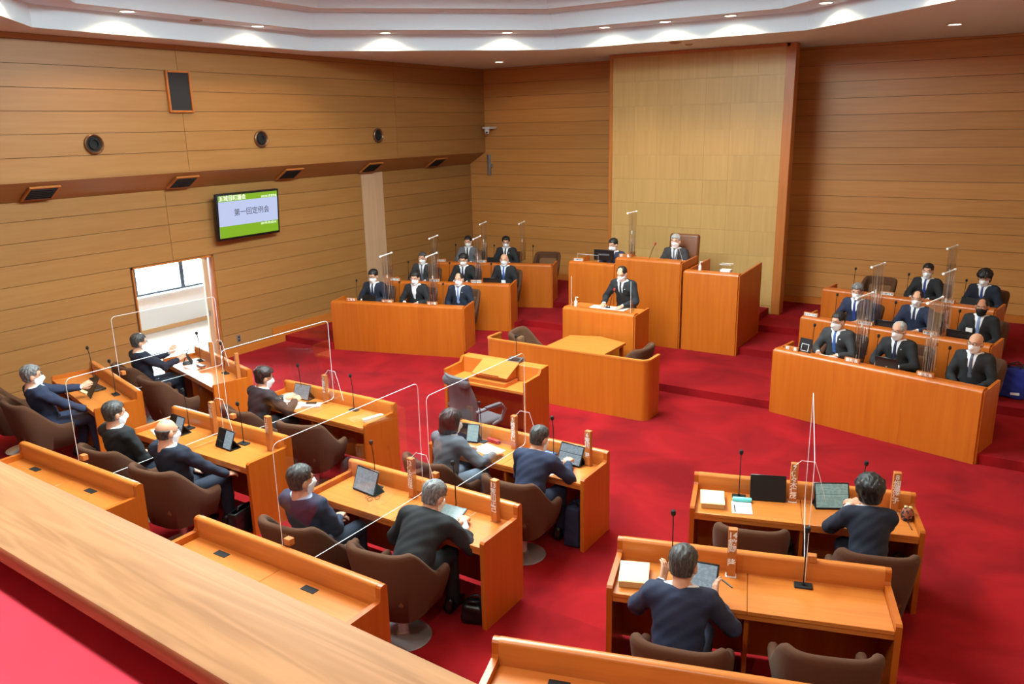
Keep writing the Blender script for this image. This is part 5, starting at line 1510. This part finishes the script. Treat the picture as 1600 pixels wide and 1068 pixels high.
# presiding officer, clerk and speaker
person(T(-5.52, 14.02, 0.74) @ RZ(180), 'silver-haired presiding officer in grey suit before the golden panel', suit='char', tie='grey', hair_style='full', hair_mat=M_hwhite, head=(4, 0, 0), hands=H_desk)
person(T(-6.72, 13.95, 0.62) @ RZ(176), 'clerk in navy suit behind the black monitor', suit='navy', tie='black', hair_style='short', head=(-6, -12, 0), lean=8, hands=H_desk)
person(T(-5.60, 12.06, 0.12) @ RZ(176), "speaker in black suit standing at lectern reading papers", suit='black', tie='black', hair_style='thin', head=(2, -22, 0), lean=16, stand=True,
       hands=((-0.14, 0.38, 1.03, 0.25, (0.2, 1, -0.1), 0), (0.22, 0.36, 1.03, 0.25, (-0.3, 1, -0.1), 0)), pin=True)

# members at their desks
def member(k, label, dx=0.0, dy=0.0, rz=0.0, **kw):
    person(SEATM[k] @ T(dx, 0.02 + dy, 0) @ RZ(rz), label, vox=0.0145, group='members seated at the desks', **kw)
D_ = TOP + 0.03
member('A1', 'member in dark suit gesturing with raised hands by the doorway', suit='dnavy', hair_mat=M_hsalt, hair_style='full', glasses=True, lean=-4, head=(-10, -6, 0),
       hands=((-0.06, 0.42, 0.90, 0.25, (0.1, 0.75, 0.7), 70), (0.18, 0.42, 0.84, 0.35, (-0.1, 1, 0.45), 40)))
member('B2', 'member in navy suit holding a tablet at far left', suit='navy', tie='stripe', hair_mat=M_hgrey, hair_style='full', glasses=True, lean=-14, dy=0.06, head=(-14, -2, 0),
       hands=((-0.02, 0.46, 0.86, 0.55, (0.1, 1, 0.35), 60), (0.24, 0.34, 0.66, 0.45, (-0.2, 1, -0.1), 10)))
member('C1', 'grey-haired member in black jacket sitting left of the bald man', suit='black', hair_mat=M_hsalt, hair_style='full', lean=-6, head=(-14, -4, 0), trousers=SUIT['dnavy'], hands=H_lap)
member('C2', 'bald member in dark suit resting an arm on his chair', suit='dnavy', hair_style='bald', hair_mat=M_hsalt, glasses=True, lean=-8, head=(-12, -6, 0),
       hands=((-0.10, 0.26, 0.63, 0.5, (0.5, 1, -0.1), 0), (0.27, 0.34, 0.62, 0.6, (0, 1, -0.2), 10)), build=1.06)
member('D1', 'dark-haired member in plum-black suit reading open papers', suit='plum', hair_style='messy', hair_mat=M_hbrown, glasses=True, lean=16, head=(-16, -12, 0), dx=-0.04,
       hands=((-0.06, 0.46, 0.80, 0.2, (0.3, 1, 0.1), 50), (0.16, 0.46, 0.80, 0.2, (-0.5, 1, 0.15), 40)))
member('E1', 'woman with dark bob in grey jacket reading a sheet', suit='grey', hair_style='bob', hair_mat=M_hbrown, female=True, lean=12, head=(-18, -12, 0), trousers=M_pants_light, dx=0.0,
       hands=((-0.10, 0.40, 0.76, 0.4, (0.3, 1, -0.1), 0), (0.28, 0.44, 0.765, 0.35, (-0.1, 1, -0.1), 0)))
member('E2', 'member in navy suit writing on a tablet with stylus', suit='navy', hair_style='short', hair_mat=M_hsalt, lean=27, head=(-14, -16, 0), dx=0.04,
       hands=((-0.08, 0.44, 0.77, 0.4, (0.5, 1, -0.1), 0), (0.16, 0.52, 0.81, 0.7, (-0.1, 1, -0.1), 10)))
member('F1', 'member in navy jacket and pale blue collar leaning back', suit='navy', shirt=M_bshirt, hair_style='full', hair_mat=M_hsalt, lean=-10, head=(-20, -2, 0), trousers=SUIT['dnavy'],
       hands=((-0.02, 0.28, 0.66, 0.5, (0.5, 1, -0.1), 0), (0.06, 0.27, 0.69, 0.5, (-0.5, 1, -0.1), 0)))
member('F2', 'hunched grey-haired member in black jacket writing on low tablet', suit='black', hair_style='full', hair_mat=M_hgrey, lean=42, side=4, head=(-18, -24, 0), build=1.08, dx=0.06,
       hands=((-0.14, 0.44, 0.76, 0.4, (0.5, 1, -0.1), 0), (0.20, 0.52, 0.78, 0.6, (-0.2, 1, -0.1), 10)))
member('I2', 'bushy-haired member in navy jacket with clasped hands at mouth', suit='dnavy', hair_style='bushy', hair_mat=M_hblack, lean=24, head=(10, -8, 0), dy=0.06, female=True,
       hands=((-0.10, 0.44, 0.88, 0.8, (0.8, 0.6, 0.4), 20), (-0.02, 0.44, 0.87, 0.8, (-0.9, 0.5, 0.4), -20)))
member('J1', 'member in navy suit holding a tablet upright, seen from behind', suit='navy', hair_style='full', hair_mat=M_hsalt, lean=16, head=(-4, -16, 0), build=1.04, dx=-0.04,
       hands=((-0.16, 0.42, 0.86, 0.5, (0.1, 0.7, 0.7), 70), (0.19, 0.40, 0.80, 0.5, (-0.1, 0.7, 0.7), -70)))
tablet(SEATM['J1'] @ T(0.02, 0.47, 0.79) @ RZ(-3), 'tablet held upright by the member in front right', M_scr, 0.27, 0.20, 60, stand=False)
tablet(SEATM['B2'] @ T(-0.03, 0.56, 0.72) @ RZ(-10), 'tablet held on desk edge by the man at far left', M_scr_off, 0.20, 0.27, 62, off=True, stand=False)

# ------------------------------------------------------------------ bags on the floor
def soft_bag(M, w, d, h, mat, label, trim=M_black, handles=True, seed=0.0):
    def f(p):
        x, y, z = p[:, 0], p[:, 1], p[:, 2]
        tw = 1.0 - 0.18 * np.clip(z / h, 0, 1) ** 2
        q_ = np.stack([np.abs(x) - (w / 2 - 0.03) * tw, np.abs(y) - (d / 2 - 0.03) * tw, np.abs(z - h / 2) - (h / 2 - 0.03)], 1)
        o_ = np.linalg.norm(np.maximum(q_, 0), axis=1) + np.minimum(q_.max(1), 0) - 0.03
        return o_ + 0.006 * np.sin(26 * x + 31 * z + seed) * np.sin(24 * z + 18 * y + 2 * seed)
    e = empty('bag', M, label, 'bag')
    V, F = snets(f, (-w / 2 - 0.05, -d / 2 - 0.05, -0.03), (w / 2 + 0.05, d / 2 + 0.05, h + 0.05), 0.016)
    obj('body', npmesh([(relax(V, F, 1, 0.4), F, 0)], 'bag'), e, mat)
    obj('zip', boxm(w * 0.7, 0.012, 0.008, 0.003, 1), e, trim, loc=(0, 0, h + 0.001))
    if handles:
        for s in (-1, 1):
            obj('handle', tube([(-w * 0.25, s * d * 0.2, h * 0.93), (-w * 0.22, s * d * 0.26, h * 1.08), (0.02, s * d * 0.3, h * 1.16), (w * 0.22, s * d * 0.26, h * 1.08), (w * 0.25, s * d * 0.2, h * 0.93)], 0.010, 8), e, trim)
    return e
M_bnavy = plain('navy_bag', (30, 38, 66), 0.8)
bg = soft_bag(T(-0.02, 12.62, 0.24) @ RZ(-10), 0.34, 0.22, 0.42, M_blue, 'blue cloth tote bag beside the right bank front desk', seed=0.4)
obj('reflector', boxm(0.11, 0.004, 0.035, 0.001, 1), bg, M_textw, loc=(0.06, -0.118, 0.08), rot=(0, R_(-6), 0))
bc = empty('briefcase', DM('C') @ T(0.80, -0.50, 0) @ RZ(10), "black leather briefcase by the bald man's desk end", 'briefcase')
obj('body', boxm(0.09, 0.30, 0.28, 0.018, 3), bc, M_black, loc=(0, 0, 0.14)); obj('flap', boxm(0.096, 0.306, 0.11, 0.012, 2), bc, M_black, loc=(0, 0, 0.225))
obj('handle', tube([(0, -0.06, 0.275), (0, -0.05, 0.31), (0, 0.05, 0.31), (0, 0.06, 0.275)], 0.009, 8), bc, M_black)
soft_bag(DM('E') @ T(0.77, -0.32, 0) @ RZ(6), 0.17, 0.28, 0.42, M_bnavy, 'navy rucksack at desk end of the writing man', seed=1.3)
soft_bag(DM('F') @ T(0.77, -0.40, 0) @ RZ(20), 0.19, 0.17, 0.17, M_black, 'black rucksack at desk end of the hunched man', seed=2.1)
soft_bag(DM('I') @ T(-0.09, -0.26, 0), 0.12, 0.24, 0.38, M_black, 'black bag under the middle of the teal case desk', seed=0.9)
soft_bag(DM('I') @ T(0.80, -0.28, 0), 0.13, 0.25, 0.36, M_bnavy, "dark blue bag under the bushy-haired member's desk", seed=3.0)
